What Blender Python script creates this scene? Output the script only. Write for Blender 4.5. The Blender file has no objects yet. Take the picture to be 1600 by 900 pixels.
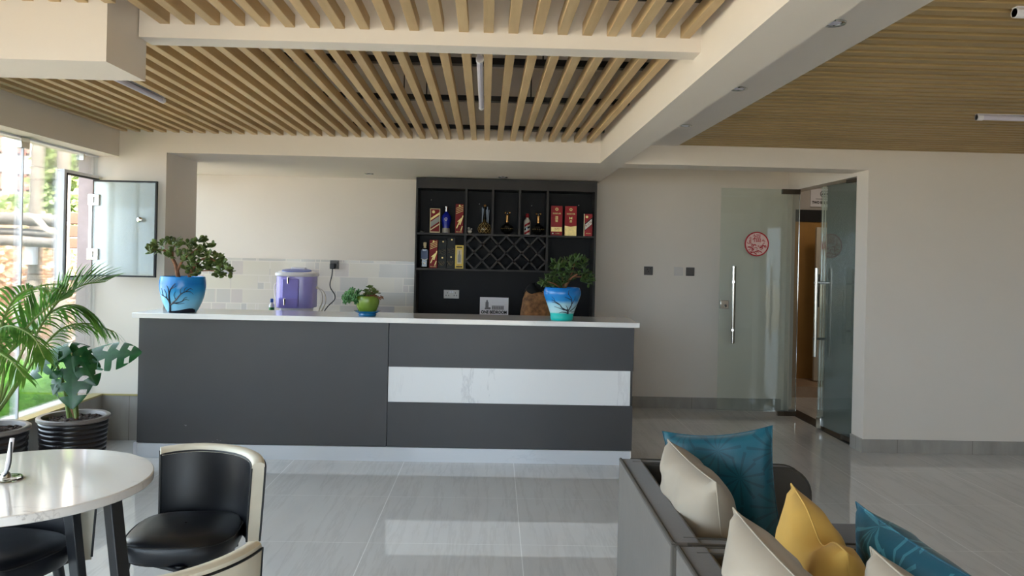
import bpy, bmesh, math, random
from mathutils import Vector, Matrix, Euler
R = math.radians
random.seed(7)
sc = bpy.context.scene
COL = sc.collection

# ------------------------------------------------------------------ camera, sky, sun, window portals, exposure
FPX, CAMH, YAW, ROLL, PCX, PCY = 1220.0, 1.48, 0.0213, 0.022, 800.0, 401.6
cF = Vector((math.sin(YAW), math.cos(YAW), 0)); cR = Vector((math.cos(YAW), -math.sin(YAW), 0)); cU = Vector((0, 0, 1))
right = cR * math.cos(ROLL) + cU * math.sin(ROLL)
upv = -cR * math.sin(ROLL) + cU * math.cos(ROLL)
cam_d = bpy.data.cameras.new('camera'); cam = bpy.data.objects.new('camera', cam_d); COL.objects.link(cam)
cam_d.sensor_fit = 'HORIZONTAL'; cam_d.sensor_width = 36.0; cam_d.lens = FPX / 1600.0 * 36.0
cam_d.shift_x = (800 - PCX) / 1600.0; cam_d.shift_y = (PCY - 450) / 1600.0
cam_d.clip_start = 0.05
cam.matrix_world = Matrix(((right.x, upv.x, -cF.x, 0), (right.y, upv.y, -cF.y, 0), (right.z, upv.z, -cF.z, CAMH), (0, 0, 0, 1)))
sc.camera = cam

world = bpy.data.worlds.new('world'); sc.world = world; world.use_nodes = True
bg = world.node_tree.nodes['Background']; bg.inputs[0].default_value = (0.71, 0.845, 1.0, 1); bg.inputs[1].default_value = 1.5
sun_d = bpy.data.lights.new('sun', 'SUN'); sun_d.energy = 7.0; sun_d.angle = R(0.6); sun_d.color = (1.0, 0.94, 0.84)
sun = bpy.data.objects.new('sun', sun_d); COL.objects.link(sun)
sun.rotation_euler = Vector((-0.40, 0.34, -0.85)).to_track_quat('-Z', 'Y').to_euler()

def portal(name, loc, direction, sx, sy):
    d = bpy.data.lights.new(name, 'AREA'); d.shape = 'RECTANGLE'; d.size = sx; d.size_y = sy; d.energy = 1
    d.cycles.is_portal = True
    o = bpy.data.objects.new(name, d); COL.objects.link(o); o.location = loc
    o.rotation_euler = Vector(direction).to_track_quat('-Z', 'Z').to_euler()
portal('portal_side_window', (-3.2, 1.9, 1.27), (1, 0, 0), 8.4, 1.9)
portal('portal_front_window', (-0.6, -2.62, 1.13), (0, 1, 0), 4.6, 2.24)
portal('portal_kitchen_window', (-3.2, 7.26, 1.26), (1, 0, 0), 1.0, 1.9)

sc.view_settings.view_transform = 'Standard'; sc.view_settings.look = 'None'
sc.view_settings.gamma = 1.0; sc.view_settings.use_curve_mapping = False
sc.view_settings.exposure = 2.45
cy = sc.cycles
cy.use_denoising = True
cy.max_bounces = 10; cy.diffuse_bounces = 6; cy.glossy_bounces = 4; cy.transmission_bounces = 6; cy.transparent_max_bounces = 12
cy.caustics_reflective = False; cy.caustics_refractive = False; cy.sample_clamp_indirect = 6.0

def ray(px, py):
    x = (px - PCX) / FPX; y = -(py - PCY) / FPX
    a = x * math.cos(ROLL) - y * math.sin(ROLL); b = x * math.sin(ROLL) + y * math.cos(ROLL)
    return cF + cR * a + cU * b
def at(px, py, Y):
    d = ray(px, py); return Vector((0, 0, CAMH)) + d * (Y / d.y)

# ------------------------------------------------------------------ materials
def srgb(c):
    return tuple(((v / 255) / 12.92 if v / 255 <= 0.04045 else ((v / 255 + 0.055) / 1.055) ** 2.4) for v in c) + (1,)
class N:
    def __init__(s, name):
        s.m = bpy.data.materials.new(name); s.m.use_nodes = True; s.t = s.m.node_tree
        s.b = s.t.nodes['Principled BSDF']; s.out = s.t.nodes['Material Output']
    def n(s, ty, **kw):
        x = s.t.nodes.new(ty)
        for k, v in kw.items(): setattr(x, k, v)
        return x
    def l(s, a, b): s.t.links.new(a, b)
    def tex(s, scale=(1, 1, 1), rot=(0, 0, 0), kind='Object', loc=(0, 0, 0)):
        tc = s.n('ShaderNodeTexCoord'); mp = s.n('ShaderNodeMapping')
        mp.inputs['Scale'].default_value = scale; mp.inputs['Rotation'].default_value = rot; mp.inputs['Location'].default_value = loc
        s.l(tc.outputs[kind], mp.inputs[0]); return mp.outputs[0]
    def noise(s, vec, scale, detail=4, rough=0.55):
        x = s.n('ShaderNodeTexNoise'); x.inputs['Scale'].default_value = scale; x.inputs['Detail'].default_value = detail
        x.inputs['Roughness'].default_value = rough; s.l(vec, x.inputs['Vector']); return x
    def ramp(s, fac, stops):
        x = s.n('ShaderNodeValToRGB'); e = x.color_ramp.elements
        while len(e) < len(stops): e.new(0.5)
        for i, (p, c) in enumerate(stops): e[i].position = p; e[i].color = c
        s.l(fac, x.inputs[0]); return x.outputs[0]
    def mix(s, fac, a, b, mode='MIX'):
        x = s.n('ShaderNodeMix', data_type='RGBA', blend_type=mode)
        for v, i in ((fac, 0), (a, 6), (b, 7)):
            if hasattr(v, 'links'): s.l(v, x.inputs[i])
            else: x.inputs[i].default_value = v
        return x.outputs[2]
    def math(s, op, a, b=0.0):
        x = s.n('ShaderNodeMath', operation=op)
        for v, i in ((a, 0), (b, 1)):
            if hasattr(v, 'links'): s.l(v, x.inputs[i])
            else: x.inputs[i].default_value = v
        return x.outputs[0]
    def bump(s, h, strength=0.2, dist=0.01):
        x = s.n('ShaderNodeBump'); x.inputs['Strength'].default_value = strength; x.inputs['Distance'].default_value = dist
        s.l(h, x.inputs['Height']); s.l(x.outputs[0], s.b.inputs['Normal'])
    def base(s, c):
        if hasattr(c, 'links'): s.l(c, s.b.inputs['Base Color'])
        else: s.b.inputs['Base Color'].default_value = c
        return s
    def set(s, **kw):
        for k, v in kw.items(): s.b.inputs[k.replace('_', ' ')].default_value = v
        return s
def plain(name, rgb, rough=0.5, metal=0.0, var=0.06, nscale=9.0, bump=0.0, spec=0.5, sheen=0.0):
    k = N(name); c = srgb(rgb); v = k.tex()
    nz = k.noise(v, nscale)
    lo = tuple(x * (1 - var) for x in c[:3]) + (1,); hi = tuple(min(1, x * (1 + var)) for x in c[:3]) + (1,)
    k.base(k.ramp(nz.outputs[0], [(0.3, lo), (0.7, hi)])).set(Roughness=rough, Metallic=metal)
    k.b.inputs['Specular IOR Level'].default_value = spec
    if sheen: k.b.inputs['Sheen Weight'].default_value = sheen
    if bump: k.bump(k.noise(v, nscale * 6).outputs[0], bump, 0.004)
    return k.m
M = {}
M['wall'] = plain('painted_plaster', (230, 221, 210), 0.75, var=0.012, nscale=2.5, bump=0.08, spec=0.3)
M['white'] = plain('white_paint', (232, 230, 226), 0.7, var=0.01, spec=0.3)
M['slab'] = plain('ceiling_slab_plaster', (212, 205, 196), 0.9, var=0.06, nscale=3)
M['charcoal'] = plain('charcoal_laminate', (70, 69, 70), 0.42, var=0.03, nscale=3, spec=0.4)
M['cab'] = plain('dark_cabinet_laminate', (62, 59, 57), 0.5, var=0.03, spec=0.2)
M['cabback'] = plain('dark_cabinet_back', (38, 37, 38), 0.5, var=0.03, spec=0.15)
M['metal'] = plain('brushed_steel', (190, 186, 176), 0.22, 1.0, var=0.03)
M['chrome'] = plain('polished_chrome', (215, 213, 208), 0.1, 1.0, var=0.02)
M['dark_metal'] = plain('black_metal', (26, 27, 30), 0.35, 0.0, var=0.05)
M['darkpatch'] = plain('bronze_patch_fitting', (88, 80, 70), 0.35, 0.8, var=0.03)
M['alu'] = plain('white_aluminium', (222, 222, 228), 0.4, 0.2, var=0.02)
M['gasket'] = plain('black_rubber', (24, 24, 26), 0.6, var=0.05)
M['black'] = plain('black_plastic', (20, 20, 22), 0.4, var=0.05)
M['gold'] = plain('brass_trim', (205, 190, 130), 0.3, 0.6, var=0.03)
M['vinyl'] = plain('black_leatherette', (13, 15, 22), 0.36, var=0.08, nscale=30, bump=0.06, spec=0.55)
M['cream_leather'] = plain('cream_leatherette', (214, 206, 186), 0.5, var=0.04, nscale=14, bump=0.05)
M['piping'] = plain('black_piping', (14, 14, 16), 0.5, var=0.05)
M['sofa'] = plain('grey_velvet', (82, 77, 71), 0.85, var=0.07, nscale=7, bump=0.12, spec=0.2, sheen=0.25)
M['sofa_piping'] = plain('grey_velvet_piping', (80, 76, 70), 0.8, var=0.05, spec=0.2)
M['beige'] = plain('beige_cushion_fabric', (160, 149, 133), 0.7, var=0.03, nscale=8, bump=0.05, spec=0.25, sheen=0.15)
M['yellow'] = plain('mustard_cushion_fabric', (196, 156, 78), 0.75, var=0.05, nscale=6, bump=0.05, spec=0.2, sheen=0.1)
M['soil'] = plain('potting_soil', (62, 46, 38), 0.95, var=0.5, nscale=60, bump=0.6)
M['bark'] = plain('jade_stem_bark', (134, 92, 66), 0.85, var=0.25, nscale=40, bump=0.2)
M['potblack'] = plain('glazed_black_pot', (30, 26, 28), 0.25, var=0.1)
M['potrim'] = plain('pot_rim_glaze', (120, 112, 108), 0.3, var=0.06)
M['palmstem'] = plain('palm_stem', (120, 140, 70), 0.6, var=0.15)
M['switch_dark'] = plain('grey_switch_plate', (82, 78, 76), 0.4, var=0.03)
M['switch_white'] = plain('white_switch_plate', (214, 208, 202), 0.4, var=0.02)
M['paper'] = plain('white_paper', (232, 230, 234), 0.7, var=0.01)
M['ink'] = plain('black_ink', (18, 18, 20), 0.7, var=0.02)
M['greyink'] = plain('grey_ink', (120, 118, 122), 0.7, var=0.02)
M['tube_glass'] = plain('lamp_tube_plastic', (214, 210, 226), 0.35, var=0.02)
M['log'] = plain('weathered_log', (112, 106, 102), 0.9, var=0.25, nscale=12, bump=0.3)
M['trunk'] = plain('grey_tree_bark', (132, 122, 113), 0.9, var=0.2, nscale=10, bump=0.3)
M['board'] = plain('brown_board', (122, 92, 76), 0.8, var=0.2, nscale=8)
M['outer'] = plain('mauve_grey_render', (150, 136, 134), 0.9, var=0.08)
M['ground'] = plain('pale_ground', (150, 140, 124), 0.95, var=0.12, nscale=3)
M['facade'] = plain('white_facade', (238, 234, 228), 0.9, var=0.03)
M['shutter'] = plain('red_brown_frame', (176, 110, 96), 0.7, var=0.06)
M['pane_dark'] = plain('window_pane', (150, 150, 156), 0.2, var=0.05)
M['tan'] = plain('tan_door_veneer', (172, 128, 66), 0.5, var=0.08, nscale=5)
M['hallwall'] = plain('hall_plaster', (190, 184, 176), 0.8, var=0.02)
M['hallstep'] = plain('beige_step_tile', (176, 152, 128), 0.4, var=0.08)
M['ivory'] = plain('ivory_door_paint', (206, 196, 176), 0.5, var=0.02)
M['tealwall'] = plain('dark_green_panel', (56, 70, 66), 0.3, var=0.08)
M['redfilm'] = plain('red_window_sticker', (190, 30, 38), 0.5, var=0.08)
M['pinkfilm'] = plain('pale_sticker_ground', (236, 206, 198), 0.6, var=0.08, nscale=40)
M['netting'] = plain('pale_netting', (214, 200, 188), 0.9, var=0.08)

def wood(name, c1, c2, c3):
    k = N(name); v = k.tex((6, 0.7, 6)); oi = k.n('ShaderNodeObjectInfo')
    add = k.n('ShaderNodeVectorMath', operation='ADD'); sx = k.n('ShaderNodeCombineXYZ')
    r = k.math('MULTIPLY', oi.outputs['Random'], 50.0)
    k.l(r, sx.inputs[0]); k.l(r, sx.inputs[1]); k.l(v, add.inputs[0]); k.l(sx.outputs[0], add.inputs[1])
    nz = k.noise(add.outputs[0], 3.0, 6, 0.6)
    col = k.ramp(nz.outputs[0], [(0.25, srgb(c1)), (0.55, srgb(c2)), (0.8, srgb(c3))])
    hv = k.n('ShaderNodeHueSaturation'); k.l(col, hv.inputs['Color'])
    k.l(k.math('ADD', k.math('MULTIPLY', oi.outputs['Random'], 0.16), 0.92), hv.inputs['Value'])
    k.base(hv.outputs[0]).set(Roughness=0.5); k.b.inputs['Specular IOR Level'].default_value = 0.35
    return k.m
M['slat'] = wood('pale_oak_slat', (188, 158, 116), (204, 176, 132), (215, 190, 148))
M['slat_right'] = wood('honey_oak_slat', (164, 138, 93), (172, 146, 100), (180, 154, 107))

def floor_mat():
    k = N('polished_grey_tile'); tc = k.n('ShaderNodeTexCoord'); sp = k.n('ShaderNodeSeparateXYZ'); k.l(tc.outputs['Object'], sp.inputs[0])
    def line(ax, off, pitch, w):
        f = k.math('FRACT', k.math('DIVIDE', k.math('ADD', sp.outputs[ax], off), pitch))
        d = k.math('ABSOLUTE', k.math('SUBTRACT', f, 0.5))
        return k.math('GREATER_THAN', d, 0.5 - w / pitch)
    gx = line(0, 0.62 + 0.783 * 20, 0.783, 0.0021); gy = line(1, -4.785 + 0.77 * 20, 0.77, 0.0014)
    g = k.math('MAXIMUM', gx, gy)
    v = k.tex((1.6, 0.5, 1), (0, 0, R(-22)))
    n1 = k.noise(v, 2.2, 6, 0.6)
    v2 = k.tex((4.5, 0.35, 1), (0, 0, R(-24)))
    n2 = k.noise(v2, 1.6, 5, 0.65)
    c = k.ramp(n1.outputs[0], [(0.25, srgb((210, 209, 208))), (0.5, srgb((219, 218, 216))), (0.8, srgb((225, 225, 223)))])
    vein = k.ramp(n2.outputs[0], [(0.46, (0, 0, 0, 1)), (0.5, (1, 1, 1, 1)), (0.54, (0, 0, 0, 1))])
    c = k.mix(k.math('MULTIPLY', vein, 0.22), c, srgb((176, 173, 170)))
    v3 = k.tex((3.0, 0.3, 1), (0, 0, R(-18)), loc=(4, 7, 0)); n3 = k.noise(v3, 1.3, 4, 0.6)
    vw = k.ramp(n3.outputs[0], [(0.47, (0, 0, 0, 1)), (0.5, (1, 1, 1, 1)), (0.53, (0, 0, 0, 1))])
    c = k.mix(k.math('MULTIPLY', vw, 0.25), c, srgb((222, 220, 216)))
    c = k.mix(g, c, srgb((250, 250, 248)))
    k.base(c).set(Roughness=0.006); k.b.inputs['Specular IOR Level'].default_value = 0.75; k.b.inputs['IOR'].default_value = 1.62
    return k.m
M['floor'] = floor_mat()
def skirting_mat(name, rot=0):
    k = N(name); v = k.tex((3, 3, 0.8)); n1 = k.noise(v, 3, 5)
    c = k.ramp(n1.outputs[0], [(0.3, srgb((150, 145, 139))), (0.7, srgb((170, 165, 158)))])
    tc = k.n('ShaderNodeTexCoord'); sp = k.n('ShaderNodeSeparateXYZ'); k.l(tc.outputs['Object'], sp.inputs[0])
    f = k.math('ABSOLUTE', k.math('SUBTRACT', k.math('FRACT', k.math('DIVIDE', k.math('ADD', sp.outputs[rot], 40.0), 0.6)), 0.5))
    c = k.mix(k.math('GREATER_THAN', f, 0.496), c, srgb((128, 122, 116)))
    k.base(c).set(Roughness=0.2); return k.m
M['skirt'] = skirting_mat('grey_skirting_tile'); M['skirt_y'] = skirting_mat('grey_skirting_tile_side', 1)
def marble(name, basec, veinc, scale=1.3, rough=0.12, amt=0.5, stretch=(1, 1, 1)):
    k = N(name); v = k.tex(stretch); n1 = k.noise(v, scale, 8, 0.6)
    vein = k.ramp(n1.outputs[0], [(0.485, (0, 0, 0, 1)), (0.5, (1, 1, 1, 1)), (0.515, (0, 0, 0, 1))])
    n2 = k.noise(v, scale * 0.6, 3); msk = k.ramp(n2.outputs[0], [(0.5, (0, 0, 0, 1)), (0.62, (1, 1, 1, 1))])
    k.base(k.mix(k.math('MULTIPLY', k.math('MULTIPLY', vein, msk), amt), srgb(basec), srgb(veinc))).set(Roughness=rough)
    return k.m
M['marble'] = marble('white_marble', (238, 238, 238), (170, 170, 174), 1.6, 0.25, 0.35, (2.2, 1, 0.5))
M['plinth'] = marble('pale_plinth_tile', (208, 211, 216), (186, 190, 198), 2.0, 0.1, 0.4, (1, 1, 3))
M['quartz'] = marble('white_quartz', (232, 231, 230), (205, 205, 206), 3.0, 0.1, 0.4)
M['table_marble'] = marble('table_marble', (222, 217, 212), (140, 130, 126), 4.0, 0.09, 0.6, (0.6, 2.0, 1))

def splash_mat():
    k = N('patchwork_wall_tile'); tc = k.n('ShaderNodeTexCoord'); sp = k.n('ShaderNodeSeparateXYZ'); k.l(tc.outputs['Object'], sp.inputs[0])
    cx = k.n('ShaderNodeCombineXYZ'); k.l(sp.outputs[0], cx.inputs[0]); k.l(sp.outputs[2], cx.inputs[1])
    def brick(w, h, off, ox, oy, freq=2):
        b = k.n('ShaderNodeTexBrick'); b.offset = off; b.offset_frequency = freq
        mp = k.n('ShaderNodeMapping'); mp.inputs['Location'].default_value = (ox, oy, 0); k.l(cx.outputs[0], mp.inputs[0]); k.l(mp.outputs[0], b.inputs['Vector'])
        b.inputs['Scale'].default_value = 1; b.inputs['Brick Width'].default_value = w; b.inputs['Row Height'].default_value = h
        b.inputs['Mortar Size'].default_value = 0.004; b.inputs['Mortar Smooth'].default_value = 0.1; b.inputs['Bias'].default_value = 0
        b.inputs['Color1'].default_value = (0, 0, 0, 1); b.inputs['Color2'].default_value = (1, 1, 1, 1); b.inputs['Mortar'].default_value = (0.5, 0.5, 0.5, 1)
        return b
    big = brick(0.27, 0.14, 0.42, 0.07, 0.015); small = brick(0.145, 0.14, 0.3, 0.0, 0.015); tiny = brick(0.11, 0.07, 0.5, 0.03, 0.015)
    pal = [(0.0, srgb((198, 193, 186))), (0.22, srgb((210, 204, 193))), (0.4, srgb((202, 193, 186))), (0.6, srgb((214, 207, 192))), (0.8, srgb((196, 192, 184))), (0.94, srgb((180, 178, 182)))]
    def colour(b):
        c = k.ramp(b.outputs[0], pal); c.node.color_ramp.interpolation = 'CONSTANT'; return c
    sel = k.math('GREATER_THAN', big.outputs[0], 0.62); sel2 = k.math('GREATER_THAN', small.outputs[0], 0.66)
    c1 = k.mix(sel2, colour(small), colour(tiny)); c = k.mix(sel, c1, colour(big))
    m1 = k.mix(sel2, small.outputs['Fac'], tiny.outputs['Fac']); mm = k.mix(sel, m1, big.outputs['Fac'])
    c = k.mix(mm, c, srgb((222, 215, 203)))
    k.base(c).set(Roughness=0.18); return k.m
M['splash'] = splash_mat()

def glass(name, tint, refl=0.06, milk=0.0, milkc=(200, 215, 205)):
    k = N(name); t = k.n('ShaderNodeBsdfTransparent'); t.inputs[0].default_value = tint + (1,)
    g = k.n('ShaderNodeBsdfGlossy'); g.inputs['Roughness'].default_value = 0.02; g.inputs[0].default_value = (1, 1, 1, 1)
    f = k.n('ShaderNodeFresnel'); f.inputs[0].default_value = 1.45
    mx = k.n('ShaderNodeMixShader'); k.l(k.math('MULTIPLY', f.outputs[0], refl / 0.04), mx.inputs[0]); k.l(t.outputs[0], mx.inputs[1]); k.l(g.outputs[0], mx.inputs[2])
    last = mx.outputs[0]
    if milk:
        d = k.n('ShaderNodeBsdfDiffuse'); d.inputs[0].default_value = srgb(milkc)
        m2 = k.n('ShaderNodeMixShader'); m2.inputs[0].default_value = milk; k.l(last, m2.inputs[1]); k.l(d.outputs[0], m2.inputs[2]); last = m2.outputs[0]
    k.t.nodes.remove(k.b); k.l(last, k.out.inputs[0]); return k.m
M['glass'] = glass('clear_glass', (0.97, 0.985, 0.98), 0.03)
M['glass_door'] = glass('green_door_glass', (0.945, 0.975, 0.955), 0.045, 0.07, (206, 220, 208))
M['glass_case'] = glass('pale_casement_glass', (0.90, 0.945, 0.95), 0.05, 0.28, (212, 226, 226))
M['glass_clear_item'] = glass('clear_bottle_glass', (0.88, 0.88, 0.86), 0.06)

def teal_mat(name, light, dark, amt, scale):
    k = N(name); v = k.tex((1, 1, 1))
    sp = k.n('ShaderNodeSeparateXYZ'); k.l(v, sp.inputs[0]); cx = k.n('ShaderNodeCombineXYZ'); k.l(sp.outputs[0], cx.inputs[0]); k.l(sp.outputs[1], cx.inputs[1])
    vo = k.n('ShaderNodeTexVoronoi', voronoi_dimensions='2D'); vo.inputs['Scale'].default_value = scale; vo.inputs['Randomness'].default_value = 0.75
    k.l(cx.outputs[0], vo.inputs['Vector'])
    sc_ = k.n('ShaderNodeVectorMath', operation='SCALE'); sc_.inputs['Scale'].default_value = scale; k.l(cx.outputs[0], sc_.inputs[0])
    ps = k.n('ShaderNodeVectorMath', operation='SCALE'); ps.inputs['Scale'].default_value = scale; k.l(vo.outputs['Position'], ps.inputs[0])
    df = k.n('ShaderNodeVectorMath', operation='SUBTRACT'); k.l(cx.outputs[0], df.inputs[0]); k.l(vo.outputs['Position'], df.inputs[1])
    s2 = k.n('ShaderNodeSeparateXYZ'); k.l(df.outputs[0], s2.inputs[0])
    ang = k.math('ARCTAN2', s2.outputs[1], s2.outputs[0])
    ryb = k.math('SINE', k.math('MULTIPLY', ang, 11.0))
    dist = k.math('MULTIPLY', vo.outputs['Distance'], 1.0)
    thr = k.math('ADD', k.math('MULTIPLY', dist, 0.55), 0.45)
    line = k.math('MULTIPLY', k.math('GREATER_THAN', ryb, thr), k.math('LESS_THAN', dist, 0.62))
    k.base(k.mix(k.math('MULTIPLY', line, amt), srgb(light), srgb(dark))).set(Roughness=0.5)  # sheen of the woven bursts painted in as a colour difference
    k.b.inputs['Sheen Weight'].default_value = 0.15; k.b.inputs['Specular IOR Level'].default_value = 0.35
    k.bump(k.noise(v, 9, 4).outputs[0], 0.25, 0.01); return k.m
M['teal'] = teal_mat('teal_satin_dark_bursts', (6, 76, 90), (4, 58, 72), 0.9, 7.5)
M['teal_light'] = teal_mat('teal_satin_light_bursts', (14, 92, 116), (70, 148, 170), 0.8, 8.0)

def leaf_mat(name, c1, c2, rough=0.35, trans=0.25):
    k = N(name); v = k.tex(); nz = k.noise(v, 14, 3)
    col = k.ramp(nz.outputs[0], [(0.3, srgb(c1)), (0.7, srgb(c2))])
    k.base(col).set(Roughness=rough)
    tr = k.n('ShaderNodeBsdfTranslucent'); k.l(col, tr.inputs[0]); mx = k.n('ShaderNodeMixShader'); mx.inputs[0].default_value = trans
    k.l(k.b.outputs[0], mx.inputs[1]); k.l(tr.outputs[0], mx.inputs[2]); k.l(mx.outputs[0], k.out.inputs[0]); return k.m
M['jade'] = leaf_mat('jade_leaf', (70, 90, 42), (122, 140, 74), 0.35, 0.15)
M['jade_dark'] = leaf_mat('jade_leaf_dark', (44, 70, 32), (82, 108, 54), 0.4, 0.15)
M['succulent'] = leaf_mat('succulent_leaf', (44, 96, 44), (96, 146, 84), 0.5, 0.1)
M['palm'] = leaf_mat('palm_leaf', (62, 112, 40), (112, 156, 66), 0.4, 0.35)
M['monstera'] = leaf_mat('monstera_leaf', (24, 66, 36), (42, 96, 50), 0.25, 0.2)
M['hedge'] = leaf_mat('hedge_leaf', (128, 192, 62), (180, 228, 104), 0.6, 0.4)
M['tree_leaf'] = leaf_mat('tree_leaf', (130, 150, 96), (198, 208, 150), 0.6, 0.4)
M['dry_leaf'] = leaf_mat('dry_leaf', (186, 152, 120), (236, 212, 184), 0.8, 0.3)

def paintz(name, stops, rough=0.25):
    k = N(name); tc = k.n('ShaderNodeTexCoord'); sp = k.n('ShaderNodeSeparateXYZ'); k.l(tc.outputs['Generated'], sp.inputs[0])
    nz = k.noise(k.tex((6, 6, 18)), 1.2, 4); h = k.math('ADD', sp.outputs[2], k.math('MULTIPLY', k.math('SUBTRACT', nz.outputs[0], 0.5), 0.12))
    k.base(k.ramp(h, [(p, srgb(c)) for p, c in stops])).set(Roughness=rough); return k.m
M['pot_sky'] = paintz('hand_painted_blue_glaze', [(0.0, (150, 205, 232)), (0.35, (120, 196, 236)), (0.62, (40, 150, 216)), (0.8, (10, 124, 206)), (1.0, (20, 140, 220))])
M['pot_sea'] = paintz('hand_painted_sea_glaze', [(0.0, (30, 190, 182)), (0.2, (36, 196, 190)), (0.24, (190, 222, 226)), (0.5, (160, 208, 226)), (0.62, (30, 136, 210)), (1.0, (20, 120, 205))])
M['paint_black'] = plain('navy_paint', (16, 18, 36), 0.4)
M['pot_green'] = plain('green_glaze', (112, 140, 50), 0.25, var=0.12, nscale=20)
M['saucer'] = plain('blue_glaze', (20, 110, 160), 0.25, var=0.05)
M['purple'] = plain('violet_translucent_plastic', (172, 164, 236), 0.2, var=0.05)
M['purple_dark'] = plain('violet_inner_tank', (152, 142, 228), 0.2, var=0.05)
M['lid_blue'] = plain('blue_lid_plastic', (72, 92, 176), 0.3, var=0.03)
M['white_plastic'] = plain('white_plastic', (234, 232, 238), 0.3, var=0.01)
M['tubing'] = plain('clear_tubing', (222, 214, 196), 0.3, var=0.02)
M['greenlabel'] = plain('green_label', (40, 130, 60), 0.4)
M['bluecap'] = plain('blue_cap', (40, 90, 170), 0.4)
M['boxred'] = plain('dark_red_card', (128, 24, 26), 0.4, var=0.06, spec=0.15)
M['boxred2'] = plain('bright_red_card', (158, 26, 30), 0.35, var=0.05, spec=0.15)
M['boxblack'] = plain('black_card', (26, 28, 24), 0.4, var=0.2, nscale=30, spec=0.15)
M['boxyellow'] = plain('golden_yellow_card', (232, 200, 72), 0.4, var=0.06)
M['goldfoil'] = plain('gold_foil', (214, 186, 118), 0.35, 0.35, var=0.12, nscale=40)
M['dullgold'] = plain('dull_gold_print', (120, 104, 66), 0.5)
M['silverfoil'] = plain('grey_label_card', (150, 146, 138), 0.4)
M['creamcard'] = plain('cream_card', (226, 206, 160), 0.5)
M['whitecard'] = plain('white_label', (232, 226, 214), 0.5)
M['cobalt'] = plain('cobalt_glass', (14, 30, 150), 0.12, var=0.1)
M['darkglass'] = plain('dark_bottle_glass', (22, 20, 16), 0.1, var=0.1)
M['amber'] = plain('amber_glass', (74, 52, 26), 0.12, var=0.5, nscale=60, bump=0.3)
M['bluelabel'] = plain('blue_label', (70, 84, 120), 0.5, var=0.08)
M['porcelain'] = plain('ivory_porcelain', (206, 196, 182), 0.25, var=0.03)
M['copper'] = plain('copper_foil', (190, 140, 80), 0.25, 0.7)
M['bag'] = plain('patterned_brown_paper', (150, 104, 62), 0.7, var=0.6, nscale=22, bump=0.3)
M['black_fabric'] = plain('black_cloth', (10, 10, 10), 0.9, bump=0.4)

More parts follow.
